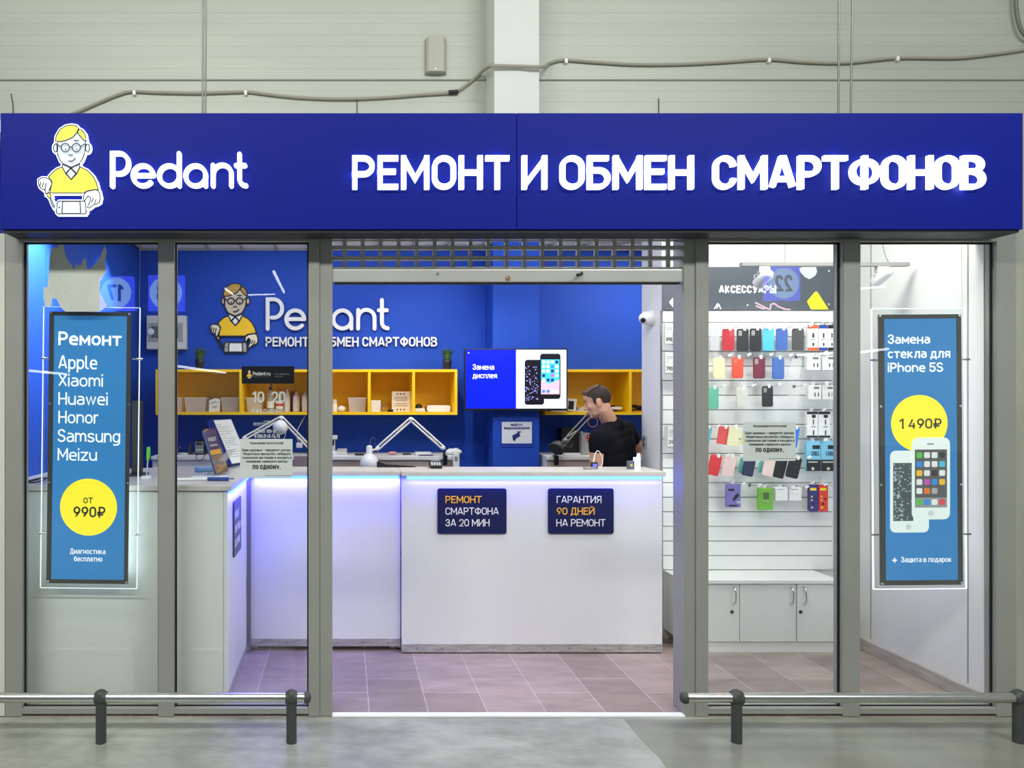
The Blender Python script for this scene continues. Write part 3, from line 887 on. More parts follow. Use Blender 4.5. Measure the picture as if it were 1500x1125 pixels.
ov = .025
worktop([(xmA - .004, ym - ov), (xmB + .012, ym - ov), (xmB + .012, ym + .31), (xmA - .004, ym + .31)], 'long beige-grey worktop over the broad counter, blue light under its edge', [(xmA + .03, xmB - .01, ym - .020, ym - .010)], 3.2)
worktop([(-.575, yl - ov - .02), (xmA - .007, yl - ov - .02), (xmA - .007, yl + .27), (-.575, yl + .27)], 'short beige-grey worktop in the middle of the counter run', [(-.55, xlB - .01, yl - .022, yl - .012)], 6.5)
worktop([(-1.788, YR - .012), (-.578, YR - .012), (-.578, yl + .27), (-1.1, yl + .27), (-1.788, YR + .72)], 'beige-grey worktop of the side counter behind the windows', [(-.592, -.583, YR + .02, yl - .05)], 5)

# navy signs on the counter
def navy_sign(px0, px1, py0, py1, d, lines, label, yellow):
    s = thing('counter_sign', label, 'sign', (wx((px0 + px1) / 2, d), d - D, wz(py1, d)))
    part('plate', MB().prism(rrect(wx(px0, d), wx(px1, d), wz(py1, d), wz(py0, d), .014), (0, d - D, 0), EX, EZ, -EY, .008), NAVY, s)
    for i, (s_, a, b, c, e) in enumerate(lines):
        mb = MB(); ptext(mb, s_, a, b, c, e, d - .0012, .115 if i != yellow else .135)
        part('lettering', mb, mat('amber_print', (250, 184, 52), .5) if i == yellow else WHITEINK, s)


navy_sign(641, 742, 715.5, 782, dm - .010, [('РЕМОНТ', 652.5, 705.5, 726.5, 737), ('СМАРТФОНА', 652.5, 730.5, 743.5, 754), ('ЗА 20 МИН', 652.5, 717, 760.5, 771)], 'navy counter plate about a repair in 20 minutes, the one nearer the middle seam', 0)
navy_sign(803, 899, 715.5, 782, dm - .010, [('ГАРАНТИЯ', 815.5, 881, 726.5, 737), ('90 ДНЕЙ', 815.5, 871, 743.5, 754), ('НА РЕМОНТ', 815, 887, 760.5, 771)], 'navy counter plate about a 90 day guarantee, below the standing man', 1)
# the sign on the flank of the side counter, turned towards the doorway
s = thing('counter_sign', 'blue plate on the flank of the side counter seen nearly edge on', 'sign', (-.596, .47, .73))
part('plate', MB().prism(rrect(.36, .64, .70, 1.00, .014), (-.5915, 0, 0), EY, EZ, EX, .008), NAVY, s)
for i, s_ in enumerate(('РЕМОНТ', 'СМАРТФОНА', 'ЗА 20 МИН')):
    mb = MB(); text(mb, s_, (-.591, .385, .90 - i * .075), EY, EZ, .042, .12, (.16, .23, .2)[i], .0005, EX)
    part('lettering', mb, WHITEINK, s)

# ------------------------------------------------------------------ things on the counter
t = thing('card_terminal', 'small black card payment terminal standing on the long worktop', 'card terminal', (wx(638, 4.88), 4.88 - D, ZCT))
y = 4.88 - D
x0, x1 = wx(630, 4.86), wx(647, 4.86)
bodyp = [(y - .045, ZCT + .0), (y + .075, ZCT), (y + .075, ZCT + .045), (y + .03, ZCT + .05), (y - .045, ZCT + .018)]
part('body', MB().prism(bodyp, (x0, 0, 0), EY, EZ, EX, -(x1 - x0)), BLACK, t, bev=.004)
n_ = Vector((0, -(.05 - .018), .075)).normalized(); up = Vector((0, .075, .032)).normalized()
mb = MB()
for r in range(3):
    for c in range(4):
        mb.obox(Vector((x0 + .012 + c * .016, y - .035, ZCT + .024)) + up * (r * .014) + n_ * .001, EX, up, n_, .011, .009, .003)
part('keypad', mb, mat('grey_keys', (190, 192, 196), .5), t)
part('display', MB().obox(Vector(((x0 + x1) / 2, y + .018, ZCT + .0475)) + n_ * .001, EX, up, n_, .05, .022, .002), mat('display_grey', (120, 126, 130), .2), t)

t = thing('charging_stand', 'small phone charging stand with looped white cable in front of the man', 'charger', (wx(866, 4.84), 4.84 - D, ZCT))
y = 4.84 - D
part('base', MB().obox((wx(864, 4.8), y - .04, ZCT + .006), (1, .25, 0), (-.25, 1, 0), EZ, .075, .04, .012), mat('grey_pad', (140, 140, 142), .4), t, bev=.003)
part('body', MB().obox((wx(870.5, 4.84), y, ZCT + .021), (1, .1, 0), (-.1, 1, .2), (0, -.2, 1), .038, .03, .040), BLACK, t, bev=.003)
part('screen', MB().obox((wx(870, 4.84), y - .021, ZCT + .022), (1, .1, 0), (-.1, 1, .2), (0, -.2, 1), .028, .006, .018), mat('small_screen_violet', (92, 92, 235), .3, emit=1.0), t)
part('plug', MB().tube([wp(869, 678, 4.86), wp(870.5, 671, 4.87)], [.005, .0035], 8), WPLAS, t)
part('cable', MB().tube(smooth_path([wp(870.3, 672, 4.87), wp(872, 664, 4.88), wp(876, 660.5, 4.88), wp(880, 665, 4.88), wp(882.5, 674, 4.88), wp(881.5, 682, 4.87), Vector((wx(878, 4.86), y + .03, ZCT + .004)), Vector((wx(872, 4.86), y + .02, ZCT + .004))], 5), .0024, 6), WPLAS, t)
t = thing('display_block', 'dark little box with yellow mark on the worktop beside the glowing block', 'box', (wx(924.5, 4.80), 4.80 - D, ZCT))
part('carton', MB().box(wx(920, 4.8), wx(929, 4.8), 1.04, 1.075, ZCT, ZCT + .052), mat('slate_card', (92, 98, 112), .5), t, bev=.001)
part('mark', MB().prism(disc(wx(925, 4.79), ZCT + .026, .007, 12), (0, 1.0395, 0), EX, EZ, -EY, .0004), mat('yellow_mark', (235, 200, 60), .5), t)
t = thing('glowing_block', 'clear acrylic stand lit bright white at the end of the worktop', 'light block', (wx(934, 4.80), 4.80 - D, ZCT))
part('block', MB().box(wx(929.5, 4.79), wx(938, 4.79), 1.035, 1.065, ZCT, ZCT + .075), mat('lit_acrylic', (228, 236, 245), .2, emit=.9, trans=.3), t, bev=.003)
part('stem', MB().tube([(wx(936, 4.79), 1.05, ZCT + .075), (wx(936.5, 4.79), 1.05, ZCT + .10)], .008, 10), mat('lit_acrylic', (228, 236, 245), .2), t)
t = thing('black_tray', 'flat black wedge-shaped holder lying at the back of the short worktop', 'holder', (wx(575, 4.96), 1.2, ZCT))
part('tray', MB().prism([(wx(552, 4.97), 0), (wx(610, 4.97), 0), (wx(604, 4.97), .007), (wx(566, 4.97), .017), (wx(555, 4.97), .036), (wx(552, 4.97), .034)], (0, 1.185, ZCT), EX, EZ, -EY, .055), BLACK, t, bev=.002)

# on the side counter
def lean_frame(px, py, d, ud=(.20, .98, 0), lean=.30, up=.001):
    o = Vector((wx(px, d), d - D, ZCT + up)); u = Vector(ud).normalized()
    side = Vector((-1, .2, 0)).normalized()
    v = (EZ * math.cos(lean) + side * math.sin(lean)).normalized()
    return o, u, v, u.cross(v).normalized()


o, u, v, n = lean_frame(317, 698, 4.36, lean=.31, up=.008)
t = thing('brochure_holder', 'clear leaning stand of blue repair brochures on the side counter', 'brochure stand', o)
hB, wB = .272, .20
part('brochure', MB().prism([(.006, .004), (wB - .006, .004), (wB - .006, hB - .01), (.006, hB - .01)], o, u, v, n, .012), mat('brochure_blue', (52, 74, 132), .4), t)
part('picture', MB().prism([(.006, .006), (wB - .006, .006), (wB - .006, .125), (.006, .125)], o + n * .0008, u, v, n, .0006), mat('brochure_photo', (150, 118, 98), .4, noise=(14, .45)), t)
part('yellow_band', MB().prism([(.01, .118), (wB - .03, .118), (wB - .03, .145), (.01, .145)], o + n * .0016, u, v, n, .0006), mat('amber_print', (250, 184, 52), .5), t)
mb = MB(); text(mb, 'РЕМОНТ', o + n * .002 + u * .03 + v * .195, u, v, .024, .17, .13, .0004, n); text(mb, 'смартфонов', o + n * .002 + u * .03 + v * .165, u, v, .016, .13, .12, .0004, n)
part('lettering', mb, WHITEINK, t)
part('holder', MB().prism(rrect(0, wB, 0, hB, .004), o + n * .004, u, v, n, .0025), ACRYL, t)
part('rear_leg', MB().prism([(.02, 0), (wB - .02, 0), (wB - .02, .19), (.02, .19)], Vector(((o - n * .075).x, (o - n * .075).y, ZCT + .002)), u, (v * .2 + n * .34).normalized(), (u.cross((v * .2 + n * .34).normalized())), .0025), ACRYL, t)

o, u, v, n = lean_frame(338, 684, 4.86, ud=(.40, .92, 0), lean=.42, up=.021)
t = thing('ring_binder', 'blue binder leaning open on the side counter with a white sheet facing out', 'binder', o)
hB, wB = .315, .235
part('cover', MB().prism(rrect(0, wB, 0, hB, .006), o - n * .004, u, v, n, .004), mat('binder_blue', (26, 44, 128), .45), t)
part('spine', MB().prism([(-.004, 0), (.0, 0), (.0, hB), (-.004, hB)], o + n * .012, u, v, n, .045), mat('binder_blue', (26, 44, 128), .45), t)
part('rear_cover', MB().prism(rrect(0, wB, 0, hB, .006), o - n * .035, u, v, n, .004), mat('binder_blue', (26, 44, 128), .45), t)
part('sheet', MB().prism([(.012, .008), (wB - .008, .008), (wB - .008, hB - .006), (.012, hB - .006)], o + n * .001, u, v, n, .003), PAPER, t)
mb = MB()
for i in range(15):
    a = hB - .04 - i * .016
    w_ = .05 if i % 5 == 0 else random.uniform(.12, .185)
    mb.prism([(.025, a), (.025 + w_, a), (.025 + w_, a + .0035), (.025, a + .0035)], o + n * .0016, u, v, n, .0003)
part('writing', mb, mat('grey_print', (150, 152, 158), .7), t)

t = thing('telescopic_stick', 'thin white stick with blue handle and loop lying along the side counter', 'stick', wp(290, 705, 4.12))
ys = .37
part('rod', MB().tube([(wx(236, 4.12), ys, ZCT + .009), (wx(304, 4.12), ys, ZCT + .009)], .0065, 10), WPLAS, t)
part('grip', MB().tube([(wx(304, 4.12), ys, ZCT + .011), (wx(335, 4.12), ys, ZCT + .011)], .0105, 12), mat('blue_grip', (38, 66, 150), .45), t)
part('loop', MB().tube(smooth_path([(wx(335, 4.12), ys, ZCT + .012), (wx(340, 4.12), ys - .012, ZCT + .012), (wx(343, 4.12), ys, ZCT + .012), (wx(340, 4.12), ys + .012, ZCT + .012), (wx(335, 4.12), ys + .003, ZCT + .012)], 5), .0025, 6), mat('blue_grip', (38, 66, 150), .45), t)
t = thing('leaflet_tray', 'flat white leaflet lying on the side counter by the binder', 'leaflet', (wx(330, 4.5), .72, ZCT))
part('leaflet', MB().obox((-.76, .56, ZCT + .002), (1, .1, 0), (-.1, 1, 0), EZ, .2, .14, .003), PAPER, t)
solo('folded_cloth', MB().obox((wx(300, 4.62), .90, ZCT + .014), (1, .7, .0), (-.7, 1, 0), EZ, .12, .07, .026), mat('pale_blue_cloth', (120, 160, 205), .85, bump=(40, .4)), 'small pale blue folded cloth on the side counter by the brochures', 'cloth', bev=.008)
solo('cable_coil', MB().tube(smooth_path([(wx(38, 4.05), .33, ZCT + .004), (wx(43, 4.05), .38, ZCT + .005), (wx(56, 4.05), .36, ZCT + .018), (wx(65, 4.05), .31, ZCT + .014), (wx(57, 4.05), .26, ZCT + .005), (wx(45, 4.05), .27, ZCT + .004), (wx(40, 4.05), .31, ZCT + .006), (wx(50, 4.05), .40, ZCT + .012), (wx(66, 4.05), .42, ZCT + .01)], 6), .0035, 7), BLACK, 'loose black cable coil on the side counter beside the wall', 'cable')
t = thing('screen_stand', 'tall narrow black screen standing edge-on on the side counter', 'screen', (wx(199, 4.4), .66, ZCT))
part('panel', MB().box(wx(192, 4.4), wx(207, 4.4), .655, .69, ZCT + .012, ZCT + .43), BLACK, t, bev=.004)
part('foot', MB().box(wx(192, 4.4) - .01, wx(207, 4.4) + .02, .60, .74, ZCT + .0005, ZCT + .012), BLACK, t)
t = thing('green_screwdriver', 'screwdriver with green handle standing in a small holder on the side counter', 'screwdriver', (wx(211.5, 4.3), .5, ZCT))
part('shaft', MB().tube([(wx(211.0, 4.2), .5, ZCT + .01), (wx(213.3, 4.2), .5, ZCT + .105)], .0042, 8), STEEL, t)
part('handle', MB().tube([(wx(213.2, 4.2), .5, ZCT + .10), (wx(213.6, 4.2), .5, ZCT + .12), (wx(214.2, 4.2), .5, ZCT + .165), (wx(214.3, 4.2), .5, ZCT + .175)], [.008, .011, .011, .007], 12), mat('green_handle', (96, 190, 48), .4), t)
part('holder', MB().box(wx(205, 4.2), wx(217, 4.2), .475, .525, ZCT + .0005, ZCT + .014), WPLAS, t)

# ------------------------------------------------------------------ work benches along the back wall
BT = 1.089
BEIGE = mat('beige_bench_front', (186, 172, 158), .5, noise=(2, .03))
def bench(xa, xb, y0, y1, label, cols):
    t = thing('work_bench', label, 'bench', ((xa + xb) / 2, y0, 0))
    part('bench_top', MB().box(xa, xb, y0 - .02, y1, BT - .03, BT), WHITE, t, bev=.003)
    xs = [xa + .01] + cols + [xb - .01]
    for a, b in zip(xs[:-1], xs[1:]):
        part('front_panel', MB().box(a + .002, b - .002, y0, y0 + .018, .1, BT - .0305), WHITE if b < wx(425, 6.22) else BEIGE, t)
    for x in xs:
        xx = min(max(x, xa + .01), xb - .01)
        part('upright', MB().box(xx - .009, xx + .009, y0 + .019, y1 - .01, .0045, BT - .0305), WHITE, t)
    return t


bench(wx(222, 6.22), wx(672, 6.22), 2.47, 2.925, 'long white-topped work bench under the yellow shelves beside the broad logo wall', [wx(420, 6.22), wx(568, 6.22)])
bench(wx(800, 6.22), 3.1, 2.47, 2.925, 'white work bench behind the standing man, beyond the blue column', [])
t = thing('end_box', 'white upright socket box at the end of the long work bench', 'box', (wx(667, 6.15), 2.42, BT))
part('casing', MB().box(wx(663.5, 6.16), wx(673, 6.16), 2.41, 2.446, wz(683, 6.16) - .06, wz(664, 6.16)), WPLAS, t, bev=.004)
part('socket_plate', MB().prism(rrect(wx(666, 6.15), wx(671, 6.15), wz(676, 6.15), wz(669, 6.15), .006), (0, 2.4095, 0), EX, EZ, -EY, .004), mat('grey_rim', (140, 140, 140), .5), t)


def lamp(name, label, d, base, base_j, apex, tip, head, m, r=.0075, gap=.024, clampm=BLACK):
    """Two-armed spring lamp: base_j -> apex -> tip, each arm a pair of bars."""
    t = thing(name, label, 'lamp', wp(base[0], base[1], d))
    B = wp(*base, d)
    J0 = Vector((B.x, B.y, BT + .0085))
    part('clamp', MB().box(B.x - .016, B.x + .016, 2.415, 2.448, BT - .07, BT + .008).box(B.x - .016, B.x + .016, 2.448, B.y + .02, BT + .0006, BT + .008).tube([J0, wp(*base_j, d)], .009, 8), clampm, t)
    for a, b in ((base_j, apex), (apex, tip)):
        A, Bp = wp(*a, d), wp(*b, d)
        dv = (Bp - A).normalized(); nrm = Vector((-dv.z, 0, dv.x))
        if nrm.z < 0: nrm = -nrm
        mb = MB()
        for s_ in (-1, 1):
            off = nrm * gap * .5 * s_
            mb.tube([A + off + EY * .004 * s_, Bp + off + EY * .004 * s_], r, 8)
        p = part('arm', mb, m, t)
        q = A.lerp(Bp, .12); q2 = A.lerp(Bp, .42)
        part('spring', MB().tube([q + nrm * gap * .35, q2 - nrm * gap * .35], r * .8, 8), mat('spring_tan', (172, 158, 138), .4, .5), p)
    for j in (base_j, apex, tip):
        J = wp(*j, d)
        part('joint', MB().lathe([(.004, -.018), (gap * .75, -.016), (gap * .75, .016), (.004, .018)], J, EY, 14), m, t)
    return t


t = lamp('arm_lamp', 'white two-armed bench lamp forming a peak, its domed shade low over the worktop', 6.23, (651, 664), (649, 656), (602, 614), (553, 657), None, WPLAS)
hd = wp(541, 668, 6.05)
part('shade', MB().lathe([(.074, -.085), (.078, -.075), (.072, -.04), (.055, -.005), (.028, .014), (.024, .018), (.024, .070), (.018, .082), (.004, .085)], hd, EZ, 28), WPLAS, t)
part('stalk', MB().tube([wp(553, 658, 6.22), wp(546, 659, 6.12), hd + Vector((0, 0, .03))], .009, 8), WPLAS, t)
part('cord', MB().tube(smooth_path([hd + Vector((0, 0, .085)), wp(545, 641, 6.12), wp(550, 643, 6.15), wp(549, 650, 6.2), wp(552, 655, 6.22)], 5), .002, 6), mat('grey_cord', (80, 80, 95), .6), t)
t = lamp('arm_lamp', 'white two-armed bench lamp with round head behind the paper notice and opening hours', 6.22, (459, 666), (457, 659), (412, 612), (358, 642), None, WPLAS)
hd = wp(410.5, 626, 6.15)
part('lamp_head', MB().lathe([(.004, -.03), (.052, -.026), (.060, -.012), (.056, .01), (.03, .03), (.004, .034)], hd, (0.1, -1, .15), 26), WPLAS, t)
part('stalk', MB().tube([wp(412, 613, 6.22), hd + EY * .02], .006, 8), WPLAS, t)
part('cord', MB().tube(smooth_path([hd, wp(402, 634, 6.17), wp(404, 643, 6.17), wp(414, 645, 6.17), wp(419, 632, 6.18), hd + EX * .02], 5), .0025, 6), WPLAS, t)
GUN = mat('gunmetal_arm', (128, 128, 128), .35, .5)
t = lamp('arm_lamp', 'dark grey arm lamp slanting over the bench beside the man', 6.215, (813, 668), (817, 661), (828, 646), (864, 607), None, GUN, r=.0065, gap=.032)
hd = wp(818, 652, 6.14)
part('shade', MB().lathe([(.062, -.05), (.066, -.046), (.048, .0), (.022, .03), (.006, .035)], hd, (.55, .5, .65), 24), DARKP, t)
loop = arcpts(868.5, 618.5, 7, 0, 360, 24)
part('copper_cord', MB().tube([wp(a, b, 6.19) for a, b in loop], .0032, 6), mat('copper_wire', (168, 84, 70), .4), t)
part('stay', MB().tube([wp(852, 632, 6.2), wp(857, 661, 6.23)], .0055, 8), mat('pale_stay', (180, 180, 180), .4), t)

# loudspeaker, power supply and small gear on the benches
d = 6.42
t = thing('loudspeaker', 'black loudspeaker with two round cones on the bench beside the man', 'loudspeaker', wp(836, 662, d))
x0, x1 = wx(823, d), wx(847, d)
part('cabinet', MB().box(x0, x1, 2.67, 2.82, BT + .001, wz(627, d)), BLACK, t, bev=.005)
for cx, cy, r in ((833.5, 649.5, .042), (833, 635.5, .026)):
    part('cone', MB().lathe([(r, 0), (r, .006), (r * .86, .008), (r * .8, .002), (r * .35, -.004), (r * .3, .002), (.002, .004)], wp(cx, cy, 6.415), -EY, 24, False), mat('dark_cone', (42, 43, 46), .45), t)
t = thing('power_supply', 'grey bench power supply with red digits beside the man', 'power supply', wp(859, 662, 6.4))
x0, x1 = wx(852.5, 6.36), wx(866.5, 6.36)
part('case', MB().box(x0, x1, 2.61, 2.8, BT + .001, wz(634, 6.36)), mat('pale_grey_case', (168, 168, 164), .5), t, bev=.003)
part('display', MB().box(wx(860, 6.355), wx(866, 6.355), 2.606, 2.6095, wz(646.5, 6.35), wz(637.5, 6.35)), BLACK, t)
mb = MB(); ptext(mb, '12', 860.8, 865.6, 638.5, 641.6, 6.3545, .18); ptext(mb, '05', 860.8, 865.6, 642.6, 645.7, 6.3545, .18)
part('digits', mb, mat('red_digits', (255, 50, 30), .5, emit=3), t)
t = thing('bench_meter', 'black bench power supply with grey face, on the bench beside the binder', 'power supply', wp(291, 667, 6.4))
x0, x1 = wx(284.5, 6.36), wx(299.5, 6.36)
part('case', MB().box(x0, x1, 2.61, 2.8, BT + .001, wz(645.5, 6.36)), BLACK, t, bev=.003)
part('face', MB().box(x0 + .008, x1 - .008, 2.607, 2.6095, wz(664, 6.36), wz(647, 6.36)), mat('face_grey', (120, 124, 128), .5), t)
part('display', MB().box(x0 + .018, x1 - .018, 2.605, 2.607, wz(652, 6.36), wz(648, 6.36)), mat('lcd_dark', (44, 56, 60), .25), t)
for i in range(3):
    part('knob', MB().lathe([(.008, 0), (.007, .012)], (x0 + .025 + i * .02, 2.6065, wz(659, 6.36)), -EY, 10), mat('pale_knob', (205, 205, 200), .4), t)
part('lead', MB().tube(smooth_path([wp(293, 664, 6.3), wp(290, 665.5, 6.21), wp(287, 669, 6.175), wp(290, 674, 6.17), wp(296, 673.5, 6.17), wp(299, 668, 6.175), wp(302, 665, 6.21), wp(305, 664, 6.3), wp(309, 663.5, 6.35)], 5), .003, 6), BLACK, t)
solo('white_dish', MB().lathe([(.03, 0), (.042, .010), (.040, .012), (.028, .004)], (wx(269, 6.4), 2.65, BT + .0005), EZ, 20), WPLAS, 'shallow white dish on the bench near the black power supply', 'dish')
t = thing('soldering_tool', 'small red-tipped soldering tool lying on the bench by the white dish', 'tool', (wx(261, 6.4), 2.62, BT))
part('shaft', MB().tube([(wx(258, 6.4), 2.6, BT + .01), (wx(264, 6.4), 2.64, BT + .055)], .005, 8), BLACK, t)
part('tip', MB().tube([(wx(264, 6.4), 2.64, BT + .055), (wx(265, 6.4), 2.645, BT + .064)], .006, 8), mat('red_plastic', (205, 40, 36), .45), t)
part('stand', MB().box(wx(256, 6.4), wx(261, 6.4), 2.58, 2.63, BT + .0005, BT + .012), DARKP, t)
t = thing('brass_stand', 'small brown and brass tool stand on the bench beside the power supply', 'tool stand', (wx(278, 6.42), 2.67, BT))
part('post', MB().tube([(wx(277, 6.42), 2.67, BT + .012), (wx(279, 6.42), 2.67, BT + .09)], [.010, .006], 10), mat('brass_brown', (150, 112, 62), .35, .6), t)
part('foot', MB().lathe([(.028, 0), (.028, .010), (.012, .014)], (wx(277, 6.42), 2.67, BT + .0005), EZ, 16), DARKP, t)
t = thing('microscope', 'white bench microscope beside the doorway post on the long bench', 'microscope', wp(490, 667, 6.4))
part('base', MB().box(wx(480, 6.4), wx(494, 6.4), 2.58, 2.72, BT + .0005, BT + .03), WPLAS, t, bev=.004)
part('column', MB().box(wx(486, 6.4), wx(491, 6.4), 2.66, 2.70, BT + .03, wz(642, 6.4)), WPLAS, t)
part('head', MB().box(wx(484, 6.4), wx(494.5, 6.4), 2.58, 2.70, wz(643, 6.4), wz(637.5, 6.4)), mat('warm_white_head', (216, 214, 206), .4), t, bev=.004)
part('eyepiece', MB().lathe([(.014, 0), (.014, .05)], (wx(487, 6.4), 2.62, wz(652, 6.4)), EZ, 14), BLACK, t)
t = thing('parts_box', 'clear-lidded white parts box on the bench beside the microscope', 'box', wp(500, 667, 6.35))
part('tray', MB().box(wx(493, 6.35), wx(508, 6.35), 2.57, 2.66, BT + .0005, BT + .028), mat('pale_tray', (206, 204, 200), .4), t)
part('lid', MB().box(wx(494, 6.35), wx(508.5, 6.35), 2.575, 2.655, BT + .028, BT + .05), FROST, t)
solo('phone_on_bench', MB().prism(rrect(wx(520, 6.3), wx(533, 6.3), 2.52, 2.60, .008), (0, 0, BT + .011), EX, EY, EZ, .0105), BLACK, 'black phone lying flat on the bench behind the domed lamp shade', 'phone', bev=.001)
solo('dark_plier', MB().tube([(wx(590, 6.35), 2.56, BT + .007), (wx(597, 6.35), 2.60, BT + .008), (wx(602, 6.35), 2.58, BT + .007)], [.006, .009, .005], 8).tube([(wx(590, 6.35), 2.59, BT + .007), (wx(597, 6.35), 2.60, BT + .0085), (wx(601, 6.35), 2.61, BT + .007)], [.006, .007, .004], 8), DARKP, 'dark hand tool lying under the peaked lamp on the long bench', 'pliers')
solo('pink_pouch', MB().ball((wx(575, 6.35), 2.6, BT + .015), .04, .03, .014), mat('pink_pouch', (214, 150, 156), .6), 'small pink pouch on the long bench beneath the peaked lamp', 'pouch')
solo('white_router', MB().box(wx(608, 6.35), wx(632, 6.35), 2.56, 2.66, BT + .0005, BT + .024), WPLAS, 'flat white box lying on the long bench beside the lamp clamp', 'box', bev=.006)
solo('purple_mat', MB().box(wx(613, 6.25), wx(634, 6.25), 2.475, 2.53, BT + .0005, BT + .007), mat('purple_edge', (70, 40, 90), .6), 'thin dark purple mat at the bench edge before the flat white box', 'mat')
t = thing('white_bag', 'crumpled white plastic bag on the bench beside the lamp clamp', 'bag', wp(664, 665, 6.4))
mb = MB()
for i in range(7):
    mb.ball((wx(658 + i * 2, 6.4), 2.62 + .02 * (i % 3), BT + .022 + .004 * (i % 2)), .035, .03, .022 + .003 * (i % 3), 10, 6)
part('bag', mb, mat('white_film', (224, 224, 222), .3), t)
t = thing('hanging_charger', 'small white charger with red light hanging by the bench behind the notice', 'charger', wp(438, 656, 6.18))
part('body', MB().box(wx(434, 6.14), wx(443, 6.14), 2.375, 2.403, wz(656, 6.14), wz(648.5, 6.14)), WPLAS, t, bev=.004)
part('red_light', MB().lathe([(.005, 0), (.004, .004)], wp(438, 648, 6.13), -EY, 8), mat('red_plastic', (205, 40, 36), .45), t)
part('cord', MB().tube(smooth_path([wp(438, 649, 6.14), wp(435, 640, 6.15), wp(436, 630, 6.22), wp(442, 618, 6.3), wp(447, 609.5, 6.36)], 5), .003, 6), mat('cord_pink', (190, 170, 175), .5), t)
solo('bench_riser', MB().box(wx(431, 6.15), wx(451, 6.15), 2.37, 2.39, BT - .12, wz(668, 6.15)), mat('mauve_panel', (150, 128, 140), .5), 'small mauve panel standing before the bench behind the paper notice', 'panel')
t = thing('white_strip', 'white socket strip lying on the work bench behind the man', 'socket strip', (wx(845, 6.2), 2.5, BT))
part('casing', MB().box(wx(826, 6.25), wx(850, 6.25), 2.49, 2.53, BT + .0005, BT + .022), WPLAS, t, bev=.004)
part('switch', MB().box(wx(828, 6.25), wx(830, 6.25), 2.497, 2.52, BT + .022, BT + .026), mat('red_plastic', (205, 40, 36), .45), t)

# ------------------------------------------------------------------ yellow wall shelves
dF, dB = 6.30, 6.675
SB = wz(603.8, dF); ST = wz(541, dF)
def cube_shelf(xa, xb, divs, label):
    t = thing('cube_shelf', label, 'shelf', ((xa + xb) / 2, dF - D, wz(608, dF)))
    y0, y1 = dF - D, 2.929
    th = .022
    part('top_board', MB().box(xa, xb, y0, y1, ST - th, ST), YEL, t, bev=.001)
    part('bottom_board', MB().box(xa, xb, y0, y1, SB - th, SB), YEL, t, bev=.001)
    part('back_panel', MB().box(xa + .001, xb - .001, y1 - .006, y1 - .001, SB, ST - th), YEL, t)
    for x in divs:
        part('divider', MB().box(x - th / 2, x + th / 2, y0 + .0005, y1 - .006, SB, ST - th), YEL, t)
    for x in (xa + th / 2, xb - th / 2):
        part('side_board', MB().box(x - th / 2, x + th / 2, y0 + .0005, y1 - .006, SB, ST - th), YEL, t)


cube_shelf(wx(228, dF), wx(670, dF), [wx(p, dF) for p in (352.5, 453, 541, 606)], 'long yellow cube shelf hung below the shop logo on the blue wall')
cube_shelf(wx(799, dF), 3.0, [wx(923.5, dF)], 'yellow cube shelf behind the man, half hidden by the television')


def upright_box(name, px0, px1, py0, m, label, cat, d=6.45, dep=.1, bev=.002, group=None):
    return solo(name, MB().box(wx(px0, d), wx(px1, d), d - D, d - D + dep, SB + .0005, wz(py0, d)), m, label, cat, group, bev=bev)


def bin_(px0, px1, label, fill, d=6.42):
    t = thing('storage_bin', label, 'bin', (wx((px0 + px1) / 2, d), d - D + .07, SB), 'translucent bins on the yellow shelf')
    a, b, z0, z1 = wx(px0, d), wx(px1, d), SB + .0008, wz(583, d)
    tp = (b - a) * .07
    mb = MB()
    y0, y1 = d - D, d - D + .16
    vs_ = [(a + tp, y0 + .012, z0), (b - tp, y0 + .012, z0), (b - tp, y1 - .012, z0), (a + tp, y1 - .012, z0), (a, y0, z1), (b, y0, z1), (b, y1, z1), (a, y1, z1)]
    mb.add(vs_, [(0, 3, 2, 1), (0, 1, 5, 4), (1, 2, 6, 5), (2, 3, 7, 6), (3, 0, 4, 7)])
    part('tub', mb, FROST, t)
    r = MB()
    for p, q in (((a, y0), (b, y0)), ((b, y0), (b, y1)), ((b, y1), (a, y1)), ((a, y1), (a, y0))):
        r.tube([(p[0], p[1], z1), (q[0], q[1], z1)], .0032, 6)
    part('rim', r, mat('frosted_rim', (228, 226, 218), .35), t)
    if fill:
        c = MB(); rr = random.Random(int(px0))
        for i in range(9):
            x, y = rr.uniform(a + tp + .025, b - tp - .025), rr.uniform(y0 + .03, y1 - .04)
            an = rr.uniform(0, 3)
            c.obox((x, y, z0 + .012 + .003 * i), (math.cos(an), math.sin(an), rr.uniform(-.4, .4)), (-math.sin(an), math.cos(an), 0), (0, 0, 1), .05, .018, .007)
        part('contents', c, mat(fill[0], fill[1], .5), t, kind='stuff')
    return t


bin_(252, 266, 'translucent bin with pinkish contents, first on the long yellow shelf', ('coral_bits', (226, 120, 100)))
bin_(270, 302, 'translucent bin holding dark cables beside the marked white envelope', ('dark_bits', (92, 86, 80)))
bin_(323.5, 350, 'translucent bin holding a pale roll between envelope and shelf divider', ('pale_bits', (222, 218, 208)))
bin_(360.5, 384, 'translucent bin holding a light object beside the clear bottle', ('cream_bits', (226, 216, 196)))
bin_(510, 537, 'translucent bin with grey metal pieces beside the white carton, doorway side of the post', ('metal_bits', (120, 116, 108)))
t = thing('white_envelope', 'creased white envelope with black handwriting standing between two bins', 'envelope', (wx(314, 6.44), 2.69, SB))
e0 = [(wx(306, 6.44), SB + .001), (wx(322, 6.44), SB + .001), (wx(323, 6.44), wz(585, 6.44)), (wx(315, 6.44), wz(583, 6.44)), (wx(306.5, 6.44), wz(586.5, 6.44))]
